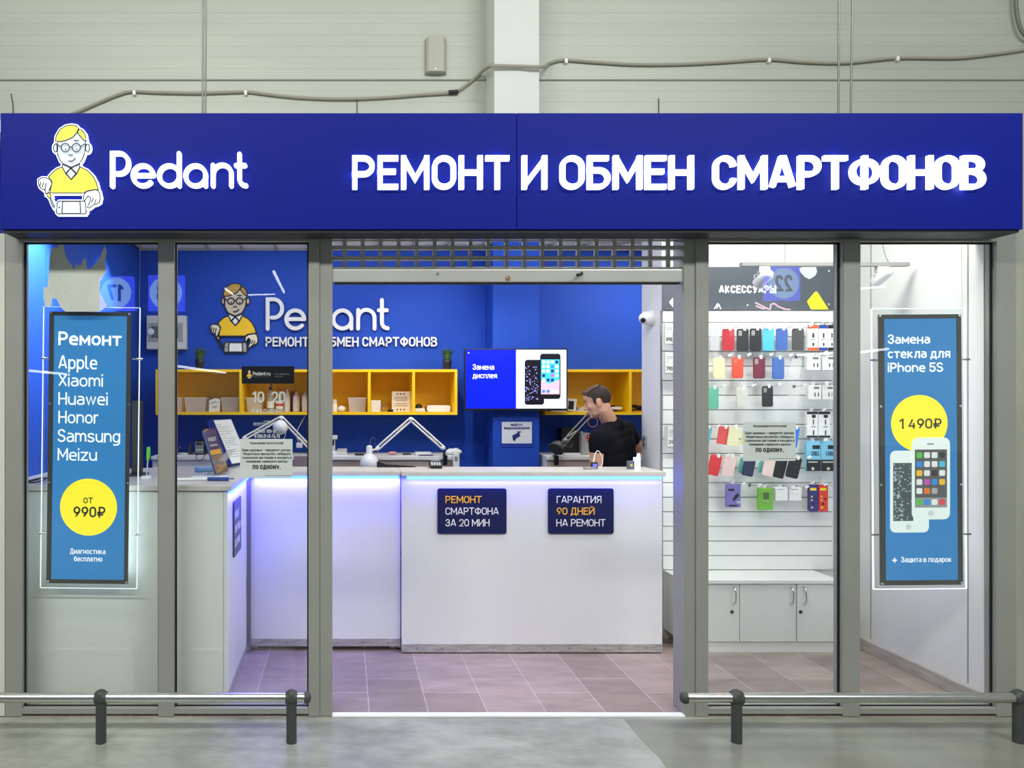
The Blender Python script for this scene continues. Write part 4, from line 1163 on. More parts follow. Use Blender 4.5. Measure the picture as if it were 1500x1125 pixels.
part('sleeve', MB().prism(e0, (0, 2.685, 0), EX, EZ, -EY, .02), PAPER, t, bev=.003)
mb = MB()
for a, b in (([(309, 592), (311, 588.5), (313, 591), (315, 588), (318, 590.5)], 1), ([(310, 598), (312, 595), (314.5, 598), (316, 594.5), (319, 597)], 1)):
    stroke(mb, [(wx(p, 6.439), wz(q, 6.439)) for p, q in a], .0045, Vector((0, 2.6845, 0)), EX, EZ, -EY, .0004, False, False)
part('handwriting', mb, INK, t)
t = thing('plastic_bag', 'twisted white plastic bag top sticking up beside the marked envelope', 'bag', (wx(303, 6.5), 2.74, SB))
part('bag', MB().tube([(wx(303.8, 6.5), 2.86, SB + .001), (wx(303.8, 6.5), 2.86, SB + .07), (wx(302.6, 6.5), 2.86, SB + .11), (wx(302.2, 6.5), 2.86, SB + .145)], [.012, .016, .013, .003], 9), mat('milky_film', (226, 224, 216), .3, trans=.15), t)


def bottle(px0, px1, ptop, body, cap, label, capm, lab=None, d=6.46, shoulder=.62, capw=.42, clear=False):
    cx = wx((px0 + px1) / 2, d); R = (wx(px1, d) - wx(px0, d)) / 2; y = d - D + .05
    hh = wz(ptop, d) - SB
    t = thing('bottle', label, 'bottle', (cx, y, SB), 'bottles on the yellow shelf')
    part('body', MB().lathe([(R * .9, .0006), (R, .006), (R, hh * shoulder), (R * .85, hh * (shoulder + .08)), (R * .42, hh * (shoulder + .18)), (R * .36, hh * (shoulder + .22))], (cx, y, SB), EZ, 20), body, t)
    part('cap', MB().lathe([(R * capw, hh * (shoulder + .2)), (R * capw, hh * .96), (R * capw * .7, hh)], (cx, y, SB), EZ, 14), capm, t)
    if lab:
        for z0, z1, m in lab:
            part('label', MB().lathe([(R * 1.012, hh * z0), (R * 1.012, hh * z1)], (cx, y, SB), EZ, 20, False), m, t)
    return t


CLEAR = mat('clear_plastic', (222, 224, 222), .15, trans=.6)
REDP = mat('red_plastic', (205, 40, 36), .45)
bottle(390, 401, 566, CLEAR, None, 'clear bottle with purple-black cap and small white label, first of the bottles', mat('purple_cap', (52, 34, 84), .4), [(.15, .42, PAPER)], shoulder=.66)
bottle(403, 414.5, 567.5, CLEAR, None, 'clear bottle with red cap and red striped label', mat('coral_cap', (232, 76, 52), .4), [(.12, .24, PAPER), (.24, .33, REDP), (.33, .46, PAPER)], shoulder=.66)
bottle(415.5, 424.5, 570, WPLAS, None, 'slim white spray bottle with pointed nozzle beside the red capped bottle', WPLAS, shoulder=.7, capw=.3)
bottle(428.5, 438.5, 574, WPLAS, None, 'white bottle with a vertical orange-red stripe on its label', WPLAS, [(.1, .66, PAPER)], shoulder=.74)
bottle(441.5, 452, 574, WPLAS, None, 'plain white bottle closest to the grey window post', WPLAS, shoulder=.74)
bottle(424.5, 432.5, 566, mat('amber_plastic', (150, 92, 40), .3), None, 'brown bottle standing behind the white ones with pale cap', mat('pale_cap', (210, 200, 190), .4), d=6.56)
t = thing('white_jar', 'small white jar with pale lid beside the doorway post', 'jar', (wx(490.5, 6.45), 2.72, SB))
part('body', MB().lathe([(.019, .0006), (.02, .01), (.02, .07)], (wx(490.5, 6.45), 2.72, SB), EZ, 18), WPLAS, t)
part('lid', MB().lathe([(.017, .07), (.017, .10), (.014, .104)], (wx(490.5, 6.45), 2.72, SB), EZ, 18), mat('pale_cap', (210, 200, 190), .4), t)
solo('paper_lump', MB().ball((wx(500.5, 6.45), 2.72, SB + .0255), .036, .03, .025, 9, 6), PAPER, 'crumpled white paper lump between jar and bin', 'paper')
upright_box('small_carton', 543.5, 557.5, 586.5, WPLAS, 'white carton standing beside the shelf divider, next to the coiled wire', 'box')
solo('wire_coil', MB().tube(smooth_path([wp(558, 602.8, 6.42), wp(559, 595, 6.42), wp(562, 591, 6.42), wp(565, 595, 6.42), wp(565, 600, 6.42), wp(562, 602, 6.42), wp(559, 598, 6.43), wp(562, 593.5, 6.43)], 5), .004, 7), mat('grey_brown_wire', (120, 104, 92), .5), 'grey-brown wire loop lying beside the small white carton', 'wire')
t = thing('info_card', 'upright white instruction card with small pictures in the second yellow compartment from the end', 'card', wp(587.5, 603, 6.5))
part('card', MB().prism([(wx(574, 6.5), SB + .001), (wx(600.5, 6.5), SB + .001), (wx(600.5, 6.5), wz(573.5, 6.5)), (wx(574, 6.5), wz(573.5, 6.5))], (0, 2.75, 0), EX, EZ, -EY, .003), mat('cream_card', (236, 226, 204), .7), t)
mb = MB()
for row, y_ in enumerate((577, 600)):
    for i in range(3):
        mb.prism(disc(wx(582 + i * 5, 6.499), wz(y_, 6.499), .008, 10), (0, 2.7495, 0), EX, EZ, -EY, .0004)
for y_ in (581.5, 584, 586.5, 591, 594):
    w_ = random.uniform(8, 11)
    mb.prism([(wx(587.5 - w_, 6.499), wz(y_, 6.499)), (wx(587.5 + w_, 6.499), wz(y_, 6.499)), (wx(587.5 + w_, 6.499), wz(y_ + .8, 6.499)), (wx(587.5 - w_, 6.499), wz(y_ + .8, 6.499))], (0, 2.7495, 0), EX, EZ, -EY, .0004)
part('print', mb, mat('brown_print', (120, 92, 82), .7), t)
solo('black_adapter', MB().box(wx(568, 6.42), wx(576, 6.42), 2.67, 2.71, SB + .0005, SB + .022), BLACK, 'black power adapter lying before the upright instruction card', 'adapter', bev=.004)
t = thing('desk_gadget', 'white gadget with black domed top in the end compartment of the long shelf', 'gadget', wp(615, 604, 6.45))
part('base', MB().box(wx(608, 6.45), wx(622.5, 6.45), 2.70, 2.78, SB + .0005, SB + .030), WPLAS, t, bev=.004)
part('dome', MB().lathe([(.030, .0305), (.030, .045), (.024, .058), (.010, .066), (.002, .067)], (wx(614, 6.45), 2.74, SB), EZ, 18), BLACK, t)
t = thing('white_console', 'rounded white device lying in the end compartment of the long shelf', 'device', wp(646, 604, 6.45))
part('body', MB().prism(rrect(wx(625.5, 6.45), wx(660, 6.45), SB + .0008, SB + .055, .018), (0, 2.70, 0), EX, EZ, -EY, .14), WPLAS, t, bev=.003)
part('side_grille', MB().box(wx(624.5, 6.45), wx(626.3, 6.45), 2.71, 2.83, SB + .012, SB + .042), mat('brown_print', (120, 92, 82), .7), t)
# behind the man
t = thing('boxed_phone', 'white tilted carton with dark window beside the television edge', 'box', wp(837, 604, 6.42))
part('carton', MB().obox((wx(837, 6.42), 2.72, SB + .059), (1, 0, -.10), EY, (.10, 0, 1), .085, .10, .105), WPLAS, t, bev=.004)
part('window', MB().obox((wx(836.5, 6.42), 2.6685, SB + .056), (1, 0, -.10), EY, (.10, 0, 1), .045, .002, .07), BLACK, t)
solo('flat_carton', MB().box(wx(806, 6.36), wx(829, 6.36), 2.60, 2.70, SB + .0005, SB + .022), mat('greyish_carton', (214, 214, 214), .5), 'flat pale carton under the television edge on the yellow shelf', 'box', bev=.002)
for i, (a, b, dz, m) in enumerate(((843, 866, .0, 'cream_card'), (846, 868, .013, 'white_paper'), (848, 862, .026, 'white_paper'))):
    solo('paper_sheaf', MB().obox((wx((a + b) / 2, 6.44), 2.74, SB + .007 + dz), (1, .1 * (i - 1), .06 * (i == 2)), EY, EZ, (b - a) / F * 6.44, .15, .012), MATS[m],
         ['cream paper sheaf at the bottom of the small pile behind the man\'s face', 'white paper sheaf in the middle of the small pile behind the man\'s face', 'topmost white sheaf of the small pile behind the man\'s face'][i], 'papers')
rr = random.Random(3)
for a, b, lab in ((2.13, 2.31, 'tangle of black cables and cases on the shelf behind the man\'s neck'), (2.385, 2.60, 'heap of dark cables in the last yellow compartment beyond the man')):
    P = [Vector((rr.uniform(a, b), rr.uniform(2.67, 2.82), SB + .014 + .055 * k / 26 * rr.uniform(.4, 1))) for k in range(26)]
    solo('cable_tangle', MB().tube(smooth_path(P, 4), .006, 6), BLACK, lab, 'cables', kind='stuff')
for i, (a, y_) in enumerate(((888, .0), (896, .03))):
    solo('dark_case', MB().obox((wx(a + 6, 6.40), 2.63, SB + .011 + i * .0215), (1, .3 * (1 - 2 * i), 0), (-.3 * (1 - 2 * i), 1, 0), EZ, .085, .05, .02), [mat('slate_case', (60, 64, 72), .5), PAPER][i], ['slate-grey flat case lying before the cable tangle behind the man', 'white flat packet lying on the slate case behind the man'][i], 'case', bev=.003)
# boxes hidden low: potted grass on the shelf tops
def potted_grass(px, d, seed, label):
    rr = random.Random(seed)
    x, y = wx(px, d), d - D
    t = thing('potted_grass', label, 'potted plant', (x, y, ST), 'potted grasses on the yellow shelf')
    part('pot', MB().lathe([(.028, .0006), (.037, .06), (.039, .086), (.036, .086), (.034, .075), (.002, .074)], (x, y, ST), EZ, 24, False), mat('black_pot', (30, 28, 28), .5), t)
    mb = MB()
    for i in range(170):
        a, r0 = rr.uniform(0, 6.28), rr.uniform(0, .028)
        b = Vector((x + r0 * math.cos(a), y + r0 * math.sin(a), ST + .074))
        lean, hh = rr.uniform(.05, .85), rr.uniform(.085, .14)
        dr = Vector((math.cos(a), math.sin(a), 0))
        w = Vector((-math.sin(a), math.cos(a), 0)) * .0028
        pts = [b, b + dr * lean * hh * .25 + EZ * hh * .55, b + dr * lean * hh * 1.15 + EZ * hh * (1 - lean * .35)]
        mb.add([pts[0] - w, pts[0] + w, pts[1] + w * .8, pts[1] - w * .8, pts[2]], [(0, 1, 2, 3), (3, 2, 4)])
    part('grass', mb, mat('artificial_grass', (74, 112, 52), .5, noise=(30, .4)), t, 'green blades')


potted_grass(292.5, 6.42, 1, 'small potted grass on the yellow shelf under the wall emblem, beside the breaker box')
potted_grass(655, 6.42, 2, 'small potted grass at the shelf end next to the television')

# breaker box on the wall
d = 6.60
t = thing('breaker_box', 'white electrical breaker box with clear cover on the blue wall above the shelf', 'breaker box', wp(243, 512, d))
x0, x1 = wx(214.5, d), wx(272, d)
part('case', MB().box(x0, x1, 2.85, 2.929, wz(511.5, d), wz(462, d)), mat('aged_white_plastic', (214, 212, 204), .45), t, bev=.006)
dw = wz(503, d); 
part('door_frame', MB().box(x0 + .022, x1 - .022, 2.843, 2.851, wz(500, d), wz(473, d)), mat('grey_frame', (168, 168, 164), .4), t, bev=.002)
mb = MB()
for i in range(7):
    mb.box(x0 + .045 + i * .034, x0 + .072 + i * .034, 2.838, 2.846, wz(495, d), wz(478, d))
part('breaker', mb, mat('dark_breaker', (96, 98, 100), .4), t)
part('meter_dial', MB().lathe([(.03, 0), (.03, .006), (.022, .008)], (wx(221, d), 2.843, wz(486, d)), -EY, 18), WPLAS, t)

# logo on the blue wall
d = 6.66
t = thing('wall_logo', 'wall-mounted logo of a man repairing a phone with white lettering, above the yellow shelf', 'logo sign', wp(475, 520, d))
kw = d / F / 4.1667 * .778
FILM = lambda nm, c: mat(nm, c, .45)
emblem(wp(230 + 476.5 / 4.1667, 330 + 570 / 4.1667, d), kw, .012, dict(skin=FILM('tan_film', (214, 200, 172)), jumper=FILM('yellow_film', (255, 205, 16)), hair=FILM('ochre_film', (196, 152, 52)), shirt=FILM('white_film_b', (238, 238, 236)),
       hand=FILM('cream_film', (242, 232, 202)), handle=FILM('amber_film', (240, 176, 30)), phone=FILM('grey_film', (170, 172, 174)), screen=FILM('white_film_b', (238, 238, 236)), line=FILM('black_film', (24, 22, 26))), t, 0, 10)
kw2 = d / F / 4.1667 * .90
LET = mat('white_acrylic_letter', (236, 237, 238), .35)
word_mark(wp(392, 330 + 632 / 4.1667, d - .02), kw2, 26, .02, LET, t)
for s_, a, b in (('РЕМОНТ И ОБМЕН СМАРТФОНОВ', 389, 640.5),):
    lst = []
    def each(ch):
        lst.append(MB()); return lst[-1]
    ptext(None, s_, a, b, 493.5, 507.5, d - .012, .165, .012, each, 5)
    for mb in lst: part('small_letter', mb, LET, t)

# television
d = 6.24
t = thing('television', 'wall television on the blue column showing two phones', 'television', wp(755, 601, d))
x0, x1 = wx(680.5, d), wx(831.5, d)
z0, z1 = wz(601.5, d), wz(510.5, d)
part('casing', MB().box(x0, x1, d - D, d - D + .045, z0, z1), BLACK, t, bev=.004)
part('wall_bracket', MB().box(wx(735, d), wx(775, d), d - D + .045, 2.579, wz(580, d), wz(535, d)), DARKP, t)
dsx = d - .001
def scr(name, poly, m, lift=0, parent=None):
    return part(name, MB().prism(poly, (0, d - D - .0004 - lift, 0), EX, EZ, -EY, .0003), m, parent or t)
R4 = lambda a, b, c, e: [(wx(a, d), wz(e, d)), (wx(b, d), wz(e, d)), (wx(b, d), wz(c, d)), (wx(a, d), wz(c, d))]
RR = lambda a, b, c, e, r: rrect(wx(a, d), wx(b, d), wz(e, d), wz(c, d), r)
screen = scr('screen', R4(682.5, 829.5, 512.5, 598.3), mat('screen_blue', (4, 24, 236), .25, emit=1.0))
scr('picture_area', R4(756, 829.5, 512.5, 598.3), mat('screen_white', (218, 230, 244), .25, emit=1.0), .0003, screen)
for s_, x1_, ya, yb in (('Замена', 724, 533.5, 541.5), ('дисплея', 728, 546, 554)):
    mb = MB(); ptext(mb, s_, 692.5, x1_, ya, yb, d - .0012, .115, .0002)
    part('lettering', mb, mat('screen_text', (245, 248, 255), .3, emit=1.2), screen)
part('channel_dot', MB().prism(disc(wx(686.5, d), wz(517, d), .005, 10), (0, d - D - .001, 0), EX, EZ, -EY, .0002), MATS['screen_text'], screen)
scr('phone_picture', RR(768.5, 797, 527, 593, .022), mat('screen_black', (16, 14, 26), .3, emit=.6), .0006, screen)
scr('phone_picture', RR(791, 821, 518, 584.5, .022), mat('screen_black', (16, 14, 26), .3), .0012, screen)
mb = MB(); rr = random.Random(5)
for i in range(70):
    cx, cy, a = rr.uniform(770, 788), rr.uniform(536, 587), rr.uniform(0, 3.14)
    if cx > 789 and cy < 585: continue
    q = [(cx + rr.uniform(.3, 2.4) * math.cos(a + k * 2.1), cy + rr.uniform(.3, 2.0) * math.sin(a + k * 2.1)) for k in range(3)]
    mb.prism([(wx(p_, d), wz(q_, d)) for p_, q_ in q], (0, d - D - .0012, 0), EX, EZ, -EY, .0001)
part('cracked_glass_picture', mb, mat('screen_shards', (150, 152, 225), .3, emit=.8), screen)
scr('home_picture', R4(792.5, 819.5, 526.5, 577.5), mat('screen_sky', (60, 190, 215), .3, emit=.9), .0015, screen)
scr('home_picture_lower', [(wx(792.5, d), wz(577.5, d)), (wx(819.5, d), wz(577.5, d)), (wx(819.5, d), wz(556, d)), (wx(806, d), wz(562, d)), (wx(792.5, d), wz(558, d))], mat('screen_pink', (232, 178, 196), .3, emit=.9), .0018, screen)
cols = [mat('app_white', (235, 240, 248), .3, emit=.9), mat('app_blue', (50, 130, 235), .3, emit=.9), mat('app_navy', (40, 50, 110), .3, emit=.9), mat('app_magenta', (205, 80, 190), .3, emit=.9), mat('app_cyan', (40, 200, 230), .3, emit=.9)]
ic = [0, 0, 0, 2, 0, 0, 1, 0, 0, 0, 2, 0, 2, 4, 3, 0, 0, 2, 2, None, 1, 1, 0, 0]
for i, c in enumerate(ic):
    if c is None: continue
    r, cc = divmod(i, 4)
    px, py = 796.3 + cc * 6.4, (530.3 + r * 6.6) if r < 5 else 573.3
    part('app_icon', MB().prism(rrect(wx(px - 2.2, d), wx(px + 2.2, d), wz(py + 2.2, d), wz(py - 2.2, d), .004, 3), (0, d - D - .0024, 0), EX, EZ, -EY, .0001), cols[c], screen)

# camera notice on the column
d = 6.325
t = thing('camera_notice', 'white notice plate with a camera symbol on the blue column below the television', 'notice', wp(758, 652, d))
part('backing', MB().prism(rrect(wx(733.5, d), wx(781.5, d), wz(655, d), wz(615.5, d), .008), (0, d - D, 0), EX, EZ, -EY, .004), mat('backing_blue', (16, 60, 165), .5), t)
part('plate', MB().prism(rrect(wx(735, d), wx(779, d), wz(649.5, d), wz(618, d), .006), (0, d - D - .004, 0), EX, EZ, -EY, .003), mat('plate_white', (224, 228, 232), .4), t)
mb = MB(); ptext(mb, 'ВЕДЁТСЯ', 748.5, 765, 620.8, 623.8, d - .0075, .2); ptext(mb, 'ВИДЕОНАБЛЮДЕНИЕ', 738.5, 775.8, 625.6, 628.6, d - .0075, .2)
P2 = lambda pts: [(wx(a, d), wz(b, d)) for a, b in pts]
mb.prism(P2([(750, 638), (759.5, 633), (762, 638.5), (753, 643.5), (751, 643)]), (0, d - D - .0075, 0), EX, EZ, -EY, .0004)
mb.prism(P2([(757, 632), (763.5, 632), (763.5, 633.2), (761, 633.2), (760.5, 636), (759.3, 635), (759.3, 633.2), (757, 633.2)]), (0, d - D - .0075, 0), EX, EZ, -EY, .0004)
mb.prism(P2([(751, 642), (755, 642), (754.5, 646), (751.5, 645)]), (0, d - D - .0075, 0), EX, EZ, -EY, .0004)
part('print', mb, mat('navy_print', (28, 46, 120), .6), t)

# dome camera on the partition end
t = thing('dome_camera', 'white dome security camera on the end of the white partition', 'security camera', (2.05, 1.38, wz(467, 5.13)))
c = Vector((2.05, 1.38, wz(466, 5.13)))
part('mount', MB().lathe([(.052, 0), (.052, .014), (.046, .018)], c + EX * -.0005, -EX, 26), WPLAS, t)
part('dome', MB().lathe([(.046, .018), (.045, .04), (.036, .064), (.02, .08), (.002, .086)], c, -EX, 26), mat('glossy_white', (238, 238, 238), .15), t)
part('lens', MB().lathe([(.016, 0), (.016, .012), (.010, .014), (.002, .010)], c + Vector((-.066, -.030, -.016)), Vector((-.75, -.6, -.35)), 18), BLACK, t)
t = thing('wall_socket', 'pale grey socket on the partition end beyond the man', 'socket', (2.05, 1.50, wz(645, 5.27)))
part('plate', MB().box(2.044, 2.0498, 1.455, 1.535, 1.22, 1.30), mat('grey_socket', (186, 186, 182), .5), t, bev=.002)
for z_ in (1.243, 1.277):
    part('outlet', MB().lathe([(.015, 0), (.015, .003), (.010, .001)], (2.044, 1.495, z_), -EX, 14), mat('dark_breaker', (96, 98, 100), .4), t)

# ------------------------------------------------------------------ accessories wall
dP = 4.95
YSL = dP - D - .004
SLAT = mat('slatwall_white', (238, 239, 237), .4, noise=(2, .015))
gro = [472.2 + 21.34 * i for i in range(17)]
t = thing('slatwall_panel', 'white slatted display wall holding phone accessories above the low cabinet', 'display wall', (wx(1095, dP), YSL, .47))
xa, xb = wx(971, dP), wx(1218.5, dP)
zs = [wz(455, dP)] + [wz(g, dP) for g in gro] + [wz(834.5, dP)]
for i, (a, b) in enumerate(zip(zs[:-1], zs[1:])):
    part('slat', MB().box(xa, xb, YSL, YSL + .010, a - (.0028 if i else 0), b + .0028), SLAT, t)
part('backing', MB().box(xa - .012, xb + .014, YSL + .0105, YSL + .0185, .46, zs[0]), mat('slat_groove_grey', (140, 140, 138), .5), t)
part('edge_profile', MB().box(xb + .001, xb + .014, YSL - .002, YSL + .010, .46, zs[0]), WPLAS, t)

# header board
dHd = 4.935
yh = dHd - D
hd = thing('header_board', 'dark slate header board with white lettering and pictured accessories over the display wall', 'sign', (wx(1095, dHd), yh, wz(454, dHd)))
part('board', MB().box(wx(970.5, dHd), wx(1221, dHd), yh, yh + .010, wz(454, dHd), wz(391, dHd)), mat('slate_print', (84, 90, 100), .45, noise=(2, .15)), hd)
mb = MB(); ptext(mb, 'АКСЕССУАРЫ', 1053, 1137, 418, 429.5, dHd - .0008, .21)
part('lettering', mb, WHITEINK, hd)
HP = lambda pts: [(wx(a, dHd), wz(b, dHd)) for a, b in pts]
flat = lambda nm, poly, m, lift=.0006, par=None: part(nm, MB().prism(HP(poly), (0, yh - lift, 0), EX, EZ, -EY, .0005), m, par or hd)
flat('earphone_case_picture', [(1171, 393), (1176, 391), (1195, 391), (1197, 398), (1194, 404), (1186, 409), (1179, 406), (1172, 398)], mat('print_grey_white', (214, 216, 220), .5))
flat('phone_picture', [(1183, 440), (1194, 427), (1197, 427), (1214, 453.5), (1188, 453.5), (1182, 442)], mat('print_yellow', (232, 226, 50), .5))
flat('phone_picture', [(981, 441), (990, 431), (998, 430), (1001, 434), (1001, 453.5), (988, 453.5), (980, 443)], MATS['print_grey_white'])
mb = MB()
for pts in ([(1106, 443), (1118, 449), (1128, 454)], [(1107, 448), (1120, 453)], [(1128, 454), (1129, 446), (1134, 444.5), (1140, 449), (1150, 453), (1158, 453.5)]):
    stroke(mb, HP(pts), .009, Vector((0, yh - .0008, 0)), EX, EZ, -EY, .0005, False)
part('cord_picture', mb, mat('print_pink', (226, 178, 192), .5), hd)
mb = MB()
for pts in ([(1046, 453), (1051, 445), (1053, 446), (1056, 453)], [(1050, 452), (1052, 446.5)], [(1094, 448), (1096, 446)]):
    stroke(mb, HP(pts), .007, Vector((0, yh - .0008, 0)), EX, EZ, -EY, .0005, False)
part('plug_picture', mb, WHITEINK, hd)
for a, b in ((1214, 397), (1214, 446)):
    part('fixing', MB().lathe([(.008, 0), (.008, .004), (.004, .006)], (wx(a, dHd), yh - .0001, wz(b, dHd)), -EY, 14), CHROME, hd)

# low cabinet
dc = 4.68
yc = dc - D
ca, cb = wx(1000, dc), wx(1230, dc)
zt = wz(849.5, dc)
cab = thing('low_cabinet', 'low white cabinet with hinged doors under the display wall', 'cabinet', ((ca + cb) / 2, yc, 0))
part('cabinet_top', MB().box(ca - .004, cb, yc - .012, YSL + .017, zt - .022, zt), WHITE, cab, bev=.002)
part('body', MB().box(ca, cb - .002, yc + .019, YSL + .015, .07, zt - .0225), WHITE, cab)
part('plinth', MB().box(ca + .004, cb - .006, yc + .008, yc + .022, .0045, .0695), WHITE, cab)
for a, b, hx, lx in ((1001, 1083, 1074.5, 1072), (1084, 1166, 1158.5, None), (1168, 1229.5, 1177, 1172.5)):
    dr = part('door', MB().box(wx(a, dc), wx(b, dc), yc, yc + .018, .072, zt - .026), WHITE, cab, bev=.0015)
    hz0, hz1 = wz(884, dc), wz(860, dc)
    part('handle', MB().tube(smooth_path([(wx(hx, dc), yc + .002, hz1), (wx(hx, dc), yc - .022, hz1 - .012), (wx(hx, dc), yc - .028, (hz0 + hz1) / 2), (wx(hx, dc), yc - .022, hz0 + .012), (wx(hx, dc), yc + .002, hz0)], 5), .005, 8), CHROME, dr)
    if lx:
        part('lock', MB().lathe([(.010, 0), (.010, .005), (.006, .007)], (wx(lx, dc), yc - .0002, wz(896, dc)), -EY, 16), mat('dark_lock', (70, 68, 64), .3, .7), dr)

# ---- goods
HOOK = mat('hook_wire', (196, 198, 198), .3, .7)
_hook = [None]


def hook(px, py, what, flag=True):
    """Peg hook starting at the display wall at pixel (px, py)."""
    p = Vector((wx(px, dP), YSL - .0004, wz(py, dP)))
    lab = ('peg hook holding ' + ' '.join(what.split()[:12])) if flag else f'{what}'
    if _hook[0] is None:
        t = thing('peg_hook', lab, 'hook', p, 'peg hooks on the display wall')
        part('plate', MB().box(p.x - .008, p.x + .008, p.y - .003, p.y, p.z - .016, p.z + .004), mat('hook_plate', (128, 128, 128), .4, .5), t)
        part('rod', MB().tube([p + Vector((0, -.002, -.004)), p + Vector((0, -.098, -.002)), p + Vector((0, -.106, .008))], .0024, 7), HOOK, t)
        part('price_flag', MB().obox(p + Vector((.006, -.109, .006)), (1, 0, .45), (0, 1, 0), (-.45, 0, 1), .026, .0015, .014), mat('flag_white', (212, 212, 210), .6), t)
        _hook[0] = t
    else:
        t = copy_tree(_hook[0]); t.location = p; t['label'] = lab
    return t


def shades(rgb): return tuple(int(v * .55) for v in rgb)


def case(px0, px1, py0, py1, name, rgb, label, tilt=0, cam='l', clear=False, d=4.865, lay=0.0, h=True, hookpos=None):
    y = d - D
    a, b, z0, z1 = wx(px0, d), wx(px1, d), wz(py1, d), wz(py0, d)
    t = thing('phone_case', label, 'phone case', ((a + b) / 2, y, z1), 'phone cases on the display wall')
    m = mat('case_' + name, rgb, .45, trans=.45 if clear else None)
    r = (b - a) * .17
    w = b - a
    cx = (a + b) / 2
    nw = w * .13         # notch where the hook's card passes
    part('shell', MB().prism(rrect(a, b, z0, z1, r), (0, y, 0), EX, EZ, -EY, .0095), m, t, bev=.0018)
    if cam:
        c0 = a + w * .10 if cam == 'l' else b - w * .42
        part('camera_opening', MB().prism(rrect(c0, c0 + w * .3, z1 - w * .62, z1 - w * .16, w * .07), (0, y - .0003, 0), EX, EZ, -EY, .0008), mat('case_opening_' + name, tuple(min(255, int(v * .75 + 45)) for v in rgb) if sum(rgb) > 240 else (150, 150, 150), .5), t)
        part('emblem', MB().prism(disc(cx, z1 - (z1 - z0) * .45, w * .065, 10), (0, y - .0003, 0), EX, EZ, -EY, .0006), mat('case_mark_' + name, tuple(min(255, int(v * .8 + 30)) for v in rgb), .4), t)
    part('hang_tab', MB().prism(rrect(cx + w * .02, cx + w * .26, z1 - .012, z1 + .012, .003), (0, y - .0008, 0), EX, EZ, -EY, .011), mat('flag_white', (236, 236, 234), .5), t)
    if tilt: t.rotation_euler = (0, math.radians(tilt), 0)
    if h: hook((px0 + px1) / 2 + (px1 - px0) * .1, py0 - 1, 'the ' + label)
    return t


rows = [
    (1041, 1054.5, 481, 513.5, 'clear_a', (206, 210, 214), 'pale translucent phone case first in the top row beside the grey post', 'r'),
    (1058.5, 1076, 481.5, 513.5, 'red', (184, 48, 56), 'dark red phone case in the top row, next after the translucent one', 'r'),
    (1080, 1097, 481.5, 514, 'black_a', (46, 46, 48), 'black phone case in the top row touching the dark red one', 'l'),
    (1099, 1116, 481, 514, 'black_b', (40, 40, 43), 'black phone case in the top row beside the light blue one', 'l'),
    (1117.5, 1134, 481, 514, 'sky', (84, 186, 232), 'light blue phone case in the top row', None),
    (1137.5, 1154, 481, 513.5, 'blue', (70, 104, 178), 'mid blue phone case in the top row', None),
    (1161, 1178, 481, 513.5, 'charcoal', (78, 79, 82), 'charcoal phone case last in the top row', None),
    (1045, 1062, 524, 555, 'cream', (232, 224, 178), 'cream yellow phone case in the second row', 'l'),
    (1073, 1089, 523, 554, 'orange', (226, 84, 60), 'orange-red phone case in the second row', 'l'),
    (1104, 1121, 523, 554.5, 'wine', (120, 46, 66), 'wine red phone case in the second row', 'l'),
    (1132, 1149, 523.5, 555.5, 'blue_b', (76, 112, 184), 'mid blue phone case in the second row', None),
    (1037.5, 1053, 567.5, 599, 'mint', (112, 196, 166), 'mint green phone case in the third row beside the post', 'l'),
    (1079, 1095.5, 567, 596, 'ivory', (226, 222, 210), 'ivory phone case in the third row', 'l'),
    (1117, 1132.5, 565.5, 596, 'black_c', (50, 51, 54), 'black phone case in the third row with pale print', 'l'),
    (988, 1002.5, 482, 514, 'clear_b', (204, 206, 210), 'translucent phone case beside the upper price card', 'r'),
    (990, 1003, 523, 554, 'grey', (196, 198, 202), 'pale grey phone case beside the middle price card', 'l'),
]
for a, b, c, e, nm, rgb, lab, cm in rows:
    case(a, b, c, e, nm, rgb, lab, cam=cm, clear=nm.startswith('clear'))
# slim tilted cases of the lower rows
for a, b, c, e, nm, rgb, lab, tl in (
        (1030, 1044, 625, 656, 'teal', (104, 176, 200), 'teal phone case edge showing beside the post in the fourth row', 12),
        (1054, 1069, 625, 651, 'coral', (222, 78, 80), 'tilted coral red phone case in the fourth row', 9),
        (1069, 1085, 625, 654, 'butter', (230, 222, 180), 'tilted butter coloured phone case in the fourth row, half behind the paper notice', 9),
        (1090, 1104, 625, 653, 'lemon', (232, 226, 110), 'lemon phone case behind the paper notice in the fourth row', 9),
        (1160, 1172, 626, 656, 'azure', (50, 118, 208), 'bright blue phone case peeking out beside the paper notice', 9),
        (1042, 1059, 667, 697, 'scarlet', (220, 54, 56), 'tilted scarlet phone case in the fifth row', 13),
        (1062, 1080, 667, 698, 'blush', (236, 204, 200), 'blush pink phone case in the fifth row next to the scarlet one', 11),
        (1092, 1108, 672, 698, 'navy', (38, 46, 78), 'dark navy phone case in the fifth row under the paper notice', 12),
        (1121, 1137, 672, 698, 'shell', (238, 210, 204), 'pale pink phone case in the fifth row beside the black ones', 12),
        (1139, 1155, 670, 701, 'jet', (30, 30, 32), 'jet black phone case in the fifth row next to the pale pink one', 14),
        (1158, 1176, 670, 701, 'soot', (34, 34, 37), 'black phone case last in the fifth row before the blue packs', 14),
        (995.5, 1004, 626, 652, 'lime', (214, 232, 30), 'lime yellow phone case beside the lower price card', 4)):
    case(a, b, c, e, nm, rgb, lab, tilt=tl, cam=None, d=4.85 - (.012 if nm in ('butter', 'blush', 'soot') else 0))
